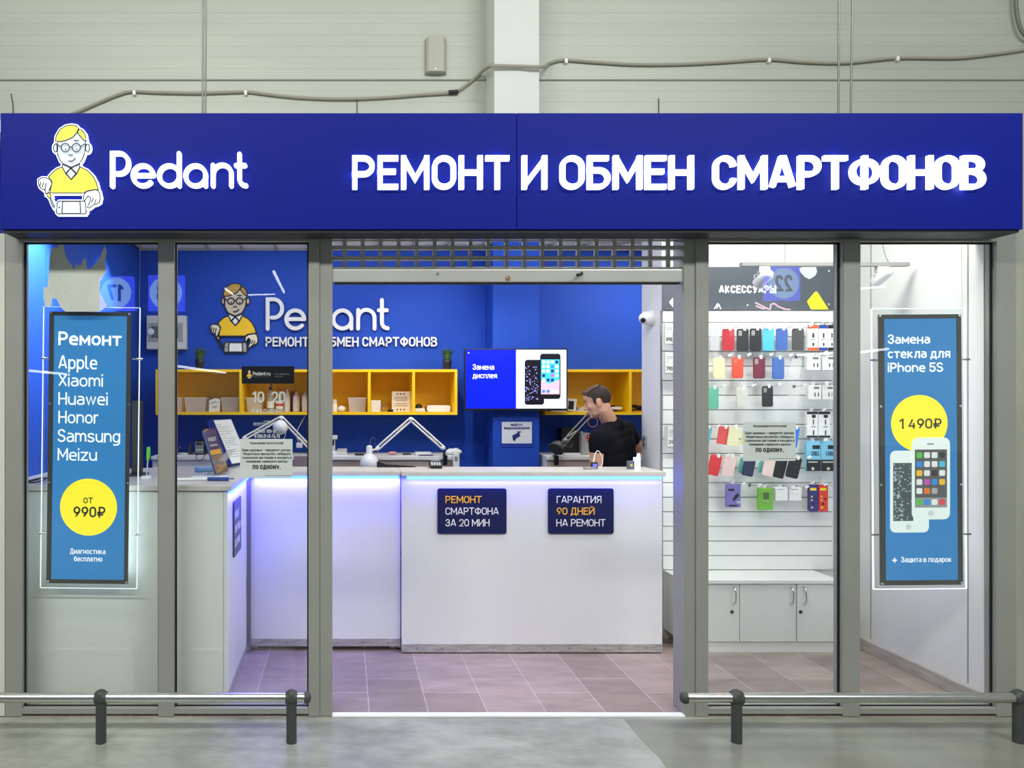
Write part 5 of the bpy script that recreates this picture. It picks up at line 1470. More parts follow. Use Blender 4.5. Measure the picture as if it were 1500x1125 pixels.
for a, b, lab in ((1086, 1100, 'turquoise phone case edge behind the dark navy one'), (1115, 1129, 'turquoise phone case edge behind the pale pink one')):
    case(a, b, 671, 694, 'turquoise', (118, 196, 190), lab, tilt=13, cam=None, d=4.885, h=False)


def pack(px0, px1, py0, py1, label, cat, layers, d=4.86, dep=.022, base=('pack_white', (236, 236, 234)), group='cable and charger packs on the display wall', hk=True, nm='accessory_pack'):
    """layers: (x0, x1, y0, y1 in shares of the pack from its top left, colour name, rgb)."""
    y = d - D
    a, b, z0, z1 = wx(px0, d), wx(px1, d), wz(py1, d), wz(py0, d)
    t = thing(nm, label, cat, ((a + b) / 2, y, z1), group)
    part('carton', MB().prism(rrect(a, b, z0, z1, .004), (0, y, 0), EX, EZ, -EY, dep), mat(*base, .4), t, bev=.0012)
    part('hang_tab', MB().prism(rrect((a + b) / 2 - .012, (a + b) / 2 + .012, z1 - .002, z1 + .020, .004), (0, y - .001 + dep * .5, 0), EX, EZ, -EY, .0015), mat('clear_tab', (225, 228, 228), .3, trans=.3), t)
    by_ = {}
    for i, (u0, u1, v0, v1, cn, rgb) in enumerate(layers):
        q = [(a + (b - a) * u0, z1 - (z1 - z0) * v1), (a + (b - a) * u1, z1 - (z1 - z0) * v1), (a + (b - a) * u1, z1 - (z1 - z0) * v0), (a + (b - a) * u0, z1 - (z1 - z0) * v0)]
        by_.setdefault((cn, rgb), []).append((q, .0003 + .0003 * i))
    for (cn, rgb), qs in by_.items():
        for q, lift in qs:
            part('printed_panel', MB().prism(q, (0, y - lift, 0), EX, EZ, -EY, .0003), mat('pack_' + cn, rgb, .45), t)
    if hk: hook((px0 + px1) / 2, py0 - 2, 'the ' + label)
    return t


K = (30, 30, 32)
for a, b, cn, rgb, lab in ((1183, 1198.5, 'orange', (236, 100, 56), 'tall white cable pack with orange ends in the top row'), (1199.5, 1212.5, 'blue', (52, 72, 160), 'tall white cable pack with blue ends in the top row'), (1213, 1223.5, 'black', K, 'tall white cable pack with black ends in the top row')):
    pack(a, b, 476, 513.5, lab, 'cable pack', [(0, 1, 0, .14, cn, rgb), (0, 1, .88, 1, cn, rgb), (.45, .62, .32, .5, 'dark', K), (.45, .62, .70, .82, 'dark', K), (.2, .7, .55, .58, 'grey', (150, 150, 150))])
for a, b, c, e, lab in ((1182, 1202, 521, 542, 'square white charger box in the second row, nearer the clear bag'), (1205, 1224.5, 521, 542, 'square white charger box in the second row beside the window bar'),
                        (1184, 1203, 564.5, 585, 'square white charger box in the third row, nearer the clear bag'), (1205, 1222.5, 564.5, 585, 'square white charger box in the third row beside the window bar')):
    pack(a, b, c, e, lab, 'charger box', [(.42, .85, .1, .26, 'label', (120, 120, 120)), (.48, .56, .52, .8, 'dark', K), (.74, .82, .52, .8, 'dark' if a < 1204 else 'grey', K if a < 1204 else (170, 170, 170))], dep=.03)
for a, b, lab in ((1182, 1198, 'slim white cable pack with black ends in the fourth row, first of two'), (1199, 1216, 'slim white cable pack with black ends in the fourth row, second of two')):
    pack(a, b, 603, 641, lab, 'cable pack', [(0, 1, 0, .1, 'black', K), (0, 1, .92, 1, 'black', K), (.45, .8, .12, .24, 'black', K), (.55, .64, .3, .5, 'dark', K), (.55, .66, .72, .9, 'dark', K), (.4, .8, .56, .6, 'grey', (150, 150, 150))])
for a, b, lab in ((1181.5, 1202, 'light blue cable pack with black foot, first of two below the slim white packs'), (1203, 1226, 'light blue cable pack with black foot beside the window bar')):
    t = pack(a, b, 646, 690, lab, 'cable pack', [(0, 1, .62, 1, 'black', K), (.42, .95, .14, .27, 'black', K), (.1, .8, .68, .72, 'silver', (190, 190, 190))], base=('pack_light_blue', (128, 194, 224)))
    mb = MB(); ptext(mb, 'САВLЕ', a + 7, b - 2, 661, 667.5, 4.8585, .14)
    part('lettering', mb, mat('deep_print', (40, 70, 110), .5), t)
    part('coin', MB().prism(disc(wx((a + b) / 2 - 1, 4.8585), wz(686.5, 4.8585), .010, 14), (0, 4.8585 - D, 0), EX, EZ, -EY, .0004), mat('pack_silver', (190, 190, 190), .4), t)
t = pack(1064.5, 1085, 709, 743.5, 'lilac car charger pack with a black plug picture in the sixth row', 'charger pack', [(.1, .55, .2, .3, 'black', K), (.15, .75, .88, .95, 'black', K), (.72, .98, .72, .82, 'silver', (190, 190, 190))], base=('pack_lilac', (124, 112, 186)))
y_ = 4.8585 - D
part('plug_picture', MB().prism([(wx(a, 4.8585), wz(b, 4.8585)) for a, b in ((1073, 732), (1077, 725), (1081, 722), (1083, 726), (1079, 731), (1075, 734))], (0, y_, 0), EX, EZ, -EY, .0004), BLACK, t)
t = pack(1111.5, 1132.5, 715, 747, 'lime green pack with a black adapter behind clear plastic in the sixth row', 'charger pack', [(.3, .72, .2, .52, 'black', K), (.3, .7, .58, .62, 'silver', (190, 190, 190))], base=('pack_lime', (122, 190, 60)))
part('window', MB().prism(rrect(wx(1112, 4.857), wx(1132, 4.857), wz(738, 4.857), wz(716, 4.857), .004), (0, 4.85 - D, 0), EX, EZ, -EY, .0008), mat('lime_film', (150, 200, 110), .2, trans=.86), t)
for a, b, lab in ((1136, 1154, 'white charger box in the sixth row beside the lime pack'), (1156.5, 1174, 'white charger box in the sixth row, second after the lime pack')):
    pack(a, b, 713.5, 733.5, lab, 'charger box', [(.15, .7, .15, .2, 'grey', (150, 150, 150))], dep=.03)
for a, b, nm, rgb, lab in ((1185.5, 1198.5, 'indigo', (54, 46, 122), 'indigo cable pack with yellow marks in the sixth row'), (1200, 1213, 'vermilion', (222, 58, 48), 'vermilion cable pack with yellow marks in the sixth row')):
    pack(a, b, 710, 749, lab, 'cable pack', [(.1, .8, .12, .22, 'yellow', (240, 214, 50)), (.2, .36, .42, .48, 'yellow', (240, 214, 50)), (.2, .36, .55, .61, 'yellow', (240, 214, 50)), (.2, .42, .82, .89, 'silver' if a < 1199 else 'yellow', (190, 190, 190) if a < 1199 else (240, 214, 50)), (.55, .8, .5, .56, 'black', K), (.3, .55, .68, .76, 'black', K)], base=('pack_' + nm, rgb))
for (a, b, c, e), lab in (((1155, 1176, 525, 555), 'crinkled clear plastic bag hanging in the second row'), ((1152, 1173, 568, 595), 'crinkled clear plastic bag hanging in the third row')):
    d_ = 4.86; mb = MB(); rr = random.Random(a)
    pts = [(wx(a + (b - a) * .35, d_), wz(c, d_)), (wx(a + (b - a) * .95, d_), wz(c - 1, d_)), (wx(b - 1, d_), wz(c + 10, d_)), (wx(b - 4, d_), wz(e - 3, d_)), (wx(b - 9, d_), wz(e, d_)), (wx(a, d_), wz(e - 6, d_)), (wx(a + 3, d_), wz(c + 12, d_))]
    mb.prism(pts, (0, d_ - D, 0), EX, EZ, -EY, .012)
    t = thing('clear_bag', lab, 'bag', ((wx(a, d_) + wx(b, d_)) / 2, d_ - D, wz(c, d_)), 'clear bags on the display wall')
    part('film', mb, mat('clear_film', (232, 234, 234), .25, trans=.72, bump=(60, .5)), t, bev=.003)
    hook((a + b) / 2, c - 3, 'the ' + lab.split(' hanging')[0] + (' of the second row' if c < 540 else ' of the third row'))
hook(1097.5, 709, 'empty wire peg hook between the lilac and lime packs', False)
hook(996, 665, 'empty wire peg hook below the lower price card', False)


def price(px0, px1, py0, py1, s_, label):
    d = 4.885; y = d - D
    t = thing('price_card', label, 'price card', (wx((px0 + px1) / 2, d), y, wz(py1, d)), 'price cards on the display wall')
    part('holder', MB().prism(rrect(wx(px0 - 4, d), wx(px1 + 6, d), wz(py1 + 9, d), wz(py0 - 1, d), .004), (0, y + .004, 0), EX, EZ, -EY, .003), mat('grey_clear_holder', (205, 206, 206), .2, trans=.35), t)
    part('card', MB().prism(rrect(wx(px0, d), wx(px1, d), wz(py1, d), wz(py0, d), .002), (0, y, 0), EX, EZ, -EY, .002), PAPER, t)
    h = py1 - py0
    mb = MB(); ptext(mb, s_, px0 + 1.5, px1 - 1.5, py0 + h * .68, py0 + h * .88, d - .0008, .15)
    part('price', mb, INK, t)
    mb = MB()
    for k in (.2, .28, .36, .46):
        mb.prism([(wx(px0 + 2, d), wz(py0 + h * k, d)), (wx(px1 - 3 - 6 * (k > .3), d), wz(py0 + h * k, d)), (wx(px1 - 3 - 6 * (k > .3), d), wz(py0 + h * k + .9, d)), (wx(px0 + 2, d), wz(py0 + h * k + .9, d))], (0, y - .0006, 0), EX, EZ, -EY, .0004)
    part('small_print', mb, mat('grey_print', (150, 152, 158), .7), t)
    part('peg', MB().tube([(wx(px0 + 8, d), YSL, wz(py0 + 1, d)), (wx(px0 + 8, d), y - .012, wz(py0 + 1, d))], .002, 6), HOOK, t)


price(974.5, 987, 474, 503.5, '890.', 'price card reading 890 at the top beside the counter end')
price(974.5, 988, 516, 546.5, '790.', 'price card reading 790 in the middle beside the counter end')
price(978, 994, 624.5, 654, '390.', 'price card reading 390 above the end of the counter')

# track with two spot heads
dT = 4.30
yT = dT - D
zT = wz(387.5, dT)
tr = thing('light_track', 'grey ceiling track with two white spot heads hanging before the display wall', 'track light', ((wx(1085, dT) + wx(1330, dT)) / 2, yT, zT))
part('rail', MB().box(wx(1085, dT), wx(1330, dT), yT - .018, yT + .018, zT - .011, zT + .011), mat('track_grey', (150, 151, 148), .45), tr, bev=.002)
part('hanger', MB().tube([(wx(1150, dT), yT, zT + .01), (wx(1150, dT), yT, ZC)], .003, 6).tube(smooth_path([(wx(1302, dT), yT, zT + .01), (wx(1296, dT), yT, zT + .06), (wx(1293, dT), yT, zT + .16), (wx(1293, dT), yT, ZC)], 5), .003, 6), mat('cord_grey', (150, 150, 148), .5), tr)
for px, py, aim in ((1118, 408, (-.15, .9, -.55)), (1291.5, 405, (-.35, .85, -.6))):
    P = wp(px, py, dT); A = Vector(aim).normalized()
    hdp = part('spot_head', MB().lathe([(.010, -.056), (.027, -.052), (.031, -.038), (.034, .045), (.032, .05), (.028, .052), (.026, .042), (.002, .04)], P, A, 24), WPLAS, tr)
    part('adapter', MB().box(P.x - .03, P.x + .03, yT - .016, yT + .016, zT - .045, zT - .0115), WPLAS, hdp)
    part('yoke', MB().tube([(P.x + .0, yT, zT - .045), (P.x + .05, yT, zT - .06), P + EX * .05], .004, 6).tube([(P.x, yT, zT - .045), (P.x - .05, yT, zT - .06), P - EX * .05], .004, 6), mat('yoke_grey', (176, 176, 172), .4), hdp)

# ------------------------------------------------------------------ lit posters in the windows
dL = 3.836
PRINTB = mat('backlit_blue_print', (52, 122, 182), .35, emit=.5, noise=(1.5, .08))
PRINTY = mat('backlit_yellow', (248, 232, 56), .35, emit=.5)
PRINTW = mat('backlit_white', (240, 244, 248), .35, emit=.55)
PRINTK = mat('backlit_grey_ink', (70, 70, 62), .4)


def poster(label, ac, fr, pr, deg, edge_em, name):
    s = dL / F
    ym = (pr[2] + pr[3]) / 2
    k = math.tan(math.radians(deg))
    root = thing('lit_poster', label, 'poster', wp((pr[0] + pr[1]) / 2, ym, dL))
    U = lambda x, y: (wx(x - (ym - y) * k, dL), wz(y, dL))
    y0 = dL - D
    Rx = lambda r: [(wx(r[0], dL), wz(r[3], dL)), (wx(r[1], dL), wz(r[3], dL)), (wx(r[1], dL), wz(r[2], dL)), (wx(r[0], dL), wz(r[2], dL))]
    part('acrylic_panel', MB().prism(Rx(ac), (0, y0 + .008, 0), EX, EZ, -EY, .006), ACRYL, root)
    e = MB(); t_ = .0035
    X0, X1, Z0, Z1 = wx(ac[0], dL), wx(ac[1], dL), wz(ac[3], dL), wz(ac[2], dL)
    e.box(X0 - t_, X0 - .0002, y0 + .008, y0 + .014, Z0, Z1).box(X1 + .0002, X1 + t_, y0 + .008, y0 + .014, Z0, Z1).box(X0, X1, y0 + .008, y0 + .014, Z0 - t_ * .7, Z0 - .0002).box(X0, X1, y0 + .008, y0 + .014, Z1 + .0002, Z1 + t_ * .6)
    part('glowing_edge', e, mat('glowing_edge_' + name, (226, 236, 246), .3, emit=edge_em), root, 'bright edge of the light panel')
    f = MB()
    fx0, fx1, fz0, fz1 = wx(fr[0], dL), wx(fr[1], dL), wz(fr[3], dL), wz(fr[2], dL)
    px0, px1, pz0, pz1 = wx(pr[0], dL), wx(pr[1], dL), wz(pr[3], dL), wz(pr[2], dL)
    f.box(fx0, px0, y0, y0 + .007, fz0, fz1).box(px1, fx1, y0, y0 + .007, fz0, fz1).box(px0, px1, y0, y0 + .007, fz0, pz0).box(px0, px1, y0, y0 + .007, pz1, fz1)
    part('dark_border', f, mat('smoky_border', (72, 74, 72), .25), root)
    pt = part('print', MB().prism(Rx(pr), (0, y0 + .002, 0), EX, EZ, -EY, .005), PRINTB, root)
    m4 = (fr[2] + fr[3]) / 2
    for x in (fr[0] + 2.5, fr[1] - 2.5):
        for y in (fr[2] + 2.5, fr[2] + (fr[3] - fr[2]) * .34, fr[2] + (fr[3] - fr[2]) * .63, fr[3] - 2.5):
            part('stud', MB().lathe([(.0065, 0), (.0065, .004), (.004, .006)], (wx(x, dL), y0 - .0002, wz(y, dL)), -EY, 12), CHROME, root)
    for y in (ac[2] + 75, ac[3] - 80):
        for x, sg in ((ac[0], -1), (ac[1], 1)):
            part('cable_clamp', MB().tube([(wx(x - 3, dL), y0 + .005, wz(y, dL)), (wx(x + 6, dL), y0 + .005, wz(y, dL))], .006, 10), CHROME, root)
            part('arm', MB().tube([(wx(x - sg * 4, dL), y0 + .005, wz(y, dL)), (wx(x - sg * 9, dL), y0 + .005, wz(y, dL))], .0025, 8), CHROME, root)
    for x in (ac[0] + 1, ac[1] - 1):
        part('suspension_cable', MB().tube([(wx(x, dL), y0 + .018, wz(ac[3] - 78, dL)), (wx(x, dL), y0 + .018, ZT + .01)], .0008, 5), HOOK, root)

    def T(s_, x0, x1, yt, yb, wt, m=None, lift=.0008, nm='lettering'):
        dxx = (ym - (yt + yb) / 2) * k
        mb = MB()
        ptext(mb, s_, x0 - dxx, x1 - dxx, yt, yb, dL + .002 - lift, wt, .0004)
        part(nm, mb, m or PRINTW, pt)

    def S(nm, pts, m, lift=.0006):
        return part(nm, MB().prism([U(a, b) for a, b in pts], (0, y0 + .002 - lift, 0), EX, EZ, -EY, .0003), m, pt)
    area('poster_light', (wx((ac[0] + ac[1]) / 2, dL), y0 + .022, wz(ym, dL)), (wx((ac[0] + ac[1]) / 2, dL), y0 + 1, wz(ym, dL)), .40, 1.3, 3.6, (.85, .95, 1.0))
    root.rotation_euler = (0, math.radians(deg), 0)
    return root, T, S


root, T, S = poster('lit blue window poster listing phone makes with a yellow from-990 price circle', (61, 201.5, 450, 862), (70, 189.5, 457, 855), (77, 183.7, 462.5, 849), .67, 1.0, 'dim')
T('Ремонт', 85.5, 178, 486, 506, .165)
for s_, x0, x1, yt, yb in (('Apple', 85.5, 142.5, 521, 541), ('Xiaomi', 85.5, 151, 548, 566.5), ('Huawei', 85.5, 158, 575, 593.5), ('Honor', 85.5, 145, 602, 620.5), ('Samsung', 84.5, 176, 629, 648), ('Meizu', 84.5, 142, 657, 675)):
    T(s_, x0, x1, yt, yb, .115)
S('price_circle', disc(129.5, 743, 41.8, 56), PRINTY)
T('от', 122, 136, 725.5, 737.5, .12, PRINTK, .0013); T('990₽', 107.5, 154.5, 742, 758, .165, PRINTK, .0013)
T('Диагностика', 102.5, 154.5, 803.5, 811.5, .13); T('бесплатно', 108.5, 150, 814.5, 822.5, .13)

root, T, S = poster('lit blue window poster picturing a cracked and a whole white phone, price 1490', (1280.5, 1416, 452, 863), (1288.5, 1409.5, 460.5, 857), (1296.5, 1402.5, 466.5, 850), -.42, 2.2, 'bright')
T('Замена', 1300.5, 1362.5, 489.5, 503.5, .155); T('стекла для', 1300.5, 1392, 510.5, 524.5, .155); T('iPhone 5S', 1300.5, 1381.5, 531, 545, .155)
S('price_circle', disc(1347, 620, 41.5, 56), PRINTY)
T('1 490₽', 1316.5, 1379.5, 613, 628, .16, PRINTK, .0013)
PW = mat('printed_phone_white', (226, 236, 236), .35, emit=.45)
S('phone_picture', rrect(1304, 1361, 660, 780, 8), PW, .0012)
S('phone_screen_picture', [(1308.5, 678), (1338, 678), (1338, 763), (1308.5, 763)], mat('printed_dark_glass', (84, 96, 98), .35, emit=.2), .0016)
mb = MB(); rr = random.Random(11)
for i in range(120):
    u_ = rr.random()
    cx, cy, a = 1309.5 + rr.random() ** 1.3 * (27 if u_ > .6 else 13), 679 + rr.random() * 83, rr.uniform(0, 3.14)
    q = [(cx + rr.uniform(.4, 3.2) * math.cos(a + j * 2.1), cy + rr.uniform(.3, 1.8) * math.sin(a + j * 2.1)) for j in range(3)]
    q = [(min(max(p_, 1308.6), 1337.5), min(max(r_, 678.2), 762.5)) for p_, r_ in q]
    dy = dL - D
    mb.prism([(wx(p_ - (658 - r_) * math.tan(math.radians(-.42)), dL), wz(r_, dL)) for p_, r_ in q], (0, dy + .002 - .002, 0), EX, EZ, -EY, .0002)
part('cracks_picture', mb, mat('printed_cracks', (190, 204, 206), .35, emit=.35), [c for c in root.children if c.name.startswith('print')][0])
S('phone_picture', rrect(1335.5, 1391.5, 641, 761, 9), PW, .0024)
S('phone_screen_picture', [(1340, 658.5), (1387, 658.5), (1387, 743.5), (1340, 743.5)], mat('printed_home_screen', (104, 104, 106), .35, emit=.15), .0028)
S('dock_picture', [(1340, 729), (1387, 729), (1387, 743.5), (1340, 743.5)], mat('printed_dock', (158, 160, 164), .35, emit=.2), .003)
ic = ['g', 'w', 'w', 'k', 'b', 'w', 'w', 'c', 'y', 'w', 'k', 'w', 'w', 'm', 'b', 'y', 'w', 'o', 's', None, 'g', 'b', 'w', 'r']
ICC = dict(g=(90, 190, 80), w=(228, 232, 232), k=(60, 60, 64), b=(60, 140, 220), c=(80, 190, 220), y=(236, 190, 60), m=(190, 90, 180), o=(230, 120, 60), s=(170, 172, 174), r=(220, 76, 90))
for i, c in enumerate(ic):
    if not c: continue
    r_, cc = divmod(i, 4)
    px, py = 1346.5 + cc * 11.1, (666.8 + r_ * 13.1) if r_ < 5 else 735.5
    S('app_icon', rrect(px - 4.3, px + 4.3, py - 4.3, py + 4.3, 1.8, 3), mat('printed_app_' + c, ICC[c], .35, emit=.35), .0034)
S('home_button_picture', disc(1363.5, 752, 4.6, 20), mat('printed_button', (206, 216, 218), .35, emit=.35), .0028)
S('speaker_picture', [(1358, 649.8), (1368, 649.8), (1368, 651.2), (1358, 651.2)], PRINTK, .0028)
S('home_button_picture', disc(1331, 771.5, 4.4, 20), MATS['printed_button'], .0016)
T('+', 1307, 1314, 814.5, 825.5, .17); T('Защита в подарок', 1320, 1394, 815.5, 823.5, .13)

# ------------------------------------------------------------------ papers and lettering on the panes
dg = 3.7905
def notice(dx, dy, label):
    x0, x1, y0, y1 = 351.5 + dx, 428.5 + dx, 643 + dy, 700.5 + dy
    t = thing('paper_notice', label, 'notice', wp((x0 + x1) / 2, y1, dg))
    part('sheet', MB().prism([(wx(x0, dg), wz(y1, dg)), (wx(x1, dg), wz(y1 - .5, dg)), (wx(x1, dg), wz(y0, dg)), (wx(x0, dg), wz(y0, dg))], (0, dg - D, 0), EX, EZ, -EY, .0009), mat('notice_paper', (226, 228, 228), .8), t)
    for s_, a, b, yt, yb, w in (('Уважаемые посетители!', 366, 415, 646.8, 650.8, .15), ('Ваше здоровье — приоритет для вас.', 354.5, 427, 657, 661.2, .15), ('Убедительно просим Вас соблюдать', 355.5, 426, 662.5, 666.7, .15),
                                ('социальную дистанцию и заходить в', 354.5, 427, 668, 672.2, .15), ('помещение сервисного центра', 360.5, 421, 673.5, 677.7, .15), ('ПО ОДНОМУ.', 370, 411, 681, 687.4, .24)):
        mb = MB(); ptext(mb, s_, a + dx, b + dx, yt + dy, yb + dy, dg - .0007, w, .0004, arcs=3)
        part('lettering', mb, mat('notice_ink', (64, 64, 68), .7), t)
    part('footer', MB().box(wx(388 + dx, dg), wx(426 + dx, dg), dg - D - .0006, dg - D - .0003, wz(697 + dy, dg), wz(696.3 + dy, dg)), mat('grey_print', (150, 152, 158), .7), t)


notice(0, 0, 'white paper notice taped inside the pane next to the doorway post, over the counter corner')
notice(737, -25, 'white paper notice taped inside the pane before the accessories')
t = thing('window_plate', 'black plate with small white web address and emblem inside the pane above the bottles', 'plate', wp(392.5, 562, dg))
part('plate', MB().box(wx(354, dg), wx(431, dg), dg - D, dg - D + .003, wz(562, dg), wz(536.5, dg)), mat('plate_black', (14, 16, 26), .35), t)
part('clip', MB().box(wx(395.5, dg), wx(399, dg), dg - D - .001, dg - D + .004, wz(565.5, dg), wz(561.5, dg)), DARKP, t)
mb = MB(); ptext(mb, 'Реdаnт.ru'.replace('т', 't'), 370.5, 396, 544.6, 549.8, dg - .0004, .14, .0003)
part('lettering', mb, WHITEINK, t)
mb = MB(); ptext(mb, 'Сеть сервисных', 402, 424, 546.5, 549, dg - .0004, .12, .0003); ptext(mb, 'центров', 402, 413, 550, 552.5, dg - .0004, .12, .0003)
part('small_lettering', mb, mat('dim_print', (120, 122, 130), .6), t)
mb = MB(); ptext(mb, 'РЕМОНТ И ОБМЕН', 370.5, 395, 551.2, 552.6, dg - .0004, .14, .0003)
part('tag_line', mb, mat('dim_print', (120, 122, 130), .6), t)
o_ = wp(365.3, 548, dg) - EY * .0004
for nm, pts, m in (('mini_jumper', [(361.5, 550), (363.5, 547.5), (367, 547.5), (369, 550), (369, 552), (361.5, 552)], mat('amber_print', (250, 184, 52), .5)), ('mini_head', disc(365.2, 545, 1.9, 14, 2.6), mat('skin_print', (226, 190, 150), .5)), ('mini_phone', [(363.3, 552.6), (367.2, 552.6), (367.2, 554.2), (363.3, 554.2)], WHITEINK)):
    part(nm, MB().prism([(wx(a, dg), wz(b, dg)) for a, b in pts], (0, dg - D - .0003, 0), EX, EZ, -EY, .0003), m, t)
t = thing('window_lettering', 'white opening hours and telephone lettering stuck on the pane under the black plate', 'lettering', wp(392, 643, dg))
VIN = mat('white_vinyl', (214, 214, 208), .6)
for s_, a, b, yt, yb, w in (('10', 368.5, 387, 573.5, 589.5, .15), ('20', 397.5, 418, 573.5, 589.5, .15), ('ЕЖЕДНЕВНО', 369, 415.5, 599.5, 605, .16), ('ПРИЁМ', 386, 396, 616.3, 618, .18), ('БЕЗ ВЫХОДНЫХ', 371, 394, 619, 620.8, .18), ('РЕМОНТ', 371, 385, 621.8, 623.4, .18), ('8 (800) 100-39', 373, 405, 629, 634, .15), ('8 (3842) 45-76-75', 373, 410, 636, 641.5, .15)):
    mb = MB(); ptext(mb, s_, a, b, yt, yb, dg, w, .0005, arcs=4)
    part('lettering', mb, VIN, t)

tf = [(266, 375), (288, 380), (298, 300), (302, 200), (312, 140), (350, 138), (362, 108), (384, 106), (396, 170), (412, 215), (436, 240), (452, 275), (462, 240), (492, 245), (512, 200), (525, 212), (530, 265), (556, 262), (590, 230), (612, 190), (640, 120), (650, 160), (640, 220), (650, 280), (612, 342), (608, 400), (636, 470), (656, 488), (612, 527), (398, 527), (370, 500), (344, 448), (320, 442), (314, 490), (276, 500), (264, 440)]  # outline of a reflection in the pane, built as an opaque ragged sheet
t = thing('reflection_sheet', 'ragged grey-white sheet standing in for a reflection on the pane above the phone-makes poster', 'paper', wp(110, 456, dg))
part('ragged_shape', MB().prism([(wx(a / 4.1667, dg), wz(330 + b / 4.1667, dg)) for a, b in tf], (0, dg - D, 0), EX, EZ, -EY, .0012), mat('pale_reflection', (226, 227, 220), .85, noise=(10, .06, (1, 1, .3))), t)
mb = MB(); rr = random.Random(2)
for i in range(45):
    a, b = rr.uniform(300, 430), rr.uniform(190, 440)
    if b < 220 and a > 390: continue
    mb.prism(disc(wx(a / 4.1667, dg), wz(330 + b / 4.1667, dg), rr.uniform(.0008, .002), 6), (0, dg - D - .0002, 0), EX, EZ, -EY, .0002)
part('specks', mb, mat('speck_grey', (140, 140, 134), .9), t)

# ------------------------------------------------------------------ hall behind the viewer: numbered checkout lights and lamps (seen as reflections in the panes)
SBLU = mat('lit_checkout_blue', (66, 76, 255), .4, emit=7.0)
SCIR = mat('lit_checkout_circle', (150, 190, 250), .4, emit=6.0)
SNUM = mat('checkout_number', (20, 40, 110), .5)
yg = .033


def checkout(px, py, s_, label, di=12.0, hpx=24.5):
    X_, Z_, Y_ = wx(px, di), wz(py, di), -(di - D) + 2 * yg
    k = hpx / F * di
    t = thing('checkout_light', label, 'sign', (X_, Y_, 0), 'numbered checkout lights across the hall')
    part('pole', MB().tube([(X_, Y_ - .06, .0), (X_, Y_ - .06, Z_ - k)], .03, 12), DARKP, t)
    part('light_box', MB().box(X_ - k, X_ + k, Y_ - .12, Y_, Z_ - k, Z_ + k), SBLU, t, bev=.004)
    part('circle', MB().prism(disc(0, 0, k * .92, 40), (X_, Y_ + .003, Z_), -EX, EZ, EY, .002), SCIR, t)
    mb = MB(); text(mb, s_, (X_ + k * .52, Y_ + .006, Z_ - k * .5), -EX, EZ, k * 1.0, .17, k * 1.04, .002, EY)
    part('number', mb, SNUM, t)


checkout(170, 429, '17', 'blue lit checkout light numbered 17, mirrored in the poster pane')
checkout(243, 429, '18', 'blue lit checkout light numbered 18, mirrored beside the window bar', hpx=26)
checkout(1148, 415, '22', 'blue lit checkout light numbered 22, mirrored over the accessories header')
TUBE = mat('hall_tube', (250, 252, 255), .5, emit=9.0)


def hall_tube(p0, p1, label, di0=26.0, di1=26.0, r=.035):
    a, b = wp(*p0, di0), wp(*p1, di1)
    a.y, b.y = -a.y + 2 * yg, -b.y + 2 * yg
    t = thing('hall_lamp', label, 'lamp', ((a + b) / 2), 'long lamps hanging across the hall')
    part('tube', MB().tube([a, b], r, 8), TUBE, t)
    for q in (a.lerp(b, .1), a.lerp(b, .9)):
        part('hanger', MB().tube([q, (q.x, q.y, 7.2)], .006, 5), HOOK, t)


hall_tube((256, 536), (330, 546), 'long hall lamp mirrored slanting across the yellow shelf', 22, 27)
hall_tube((43, 543), (97, 548), 'long hall lamp mirrored across the phone-makes poster', 22, 25)
hall_tube((1259, 516), (1301, 511), 'hall lamp mirrored across the cracked phone poster', 24, 22)
hall_tube((1259, 423), (1297, 420), 'hall lamp mirrored under the spot head farther along the track', 20, 18.5, .024)
hall_tube((1168, 520), (1232, 517), 'hall lamp mirrored between the first two rows of cases', 23, 22)
hall_tube((363, 432), (403, 431), 'hall lamp mirrored beside the head of the wall logo', 24, 24, .02)
hall_tube((401, 398), (416, 428), 'hall lamp mirrored in a dashed line above the logo lettering', 20, 26, .04)
hall_tube((330, 423), (341, 431), 'short hall lamp mirrored on the hair of the wall logo', 24, 26, .035)
solo('ceiling_hall', MB().box(-16, 18, -24, -1.0, 7.2, 7.3), mat('hall_ceiling', (120, 122, 118), .8), kind='structure')

# ------------------------------------------------------------------ the repairman
def remeshed(name, mb, m, voxel, smooth=4, factor=.5):
    me = bpy.data.meshes.new(name + '_raw')
    me.from_pydata([tuple(v) for v in mb.v], [], mb.f)
    tmp = bpy.data.objects.new(name + '_raw', me)
    COL.objects.link(tmp)
    r = tmp.modifiers.new('r', 'REMESH'); r.mode = 'VOXEL'; r.voxel_size = voxel
    s_ = tmp.modifiers.new('s', 'SMOOTH'); s_.iterations = smooth; s_.factor = factor
    dg_ = bpy.context.evaluated_depsgraph_get()
    out = bpy.data.meshes.new_from_object(tmp.evaluated_get(dg_))
    bpy.data.objects.remove(tmp); bpy.data.meshes.remove(me)
    o = MB()
    o.v = [v.co.copy() for v in out.vertices]
    o.f = [list(p.vertices) for p in out.polygons]
    o.sm = [True] * len(o.f)
    bpy.data.meshes.remove(out)
    return o


def limb(mb, pts, rs):
    mb.tube(pts, rs, 14)
    for p, r in zip(pts, rs): mb.ball(p, r, n=14, m=10)


Lsh, Rsh = Vector((1.722, 1.47, 1.268)), Vector((2.018, 1.745, 1.318))
ax = (Rsh - Lsh).normalized()
fwd = Vector((-ax.y, ax.x, 0)).normalized()          # the way the chest faces: away and towards the logo wall
mid = (Lsh + Rsh) / 2
pel = mid - fwd * .03; pel.z = .90
nb = Vector((1.848, 1.615, 1.375))
hc = Vector((1.764, 1.60, 1.529))                     # head centre, ear level
hf = Vector((-.86, .40, -.27)).normalized()
hr = hf.cross(Vector((0.05, 0, 1))).normalized()
hu = hr.cross(hf).normalized()
HM = lambda x, y, z: hc + hr * x * .93 + hf * y * .87 + hu * z * .95


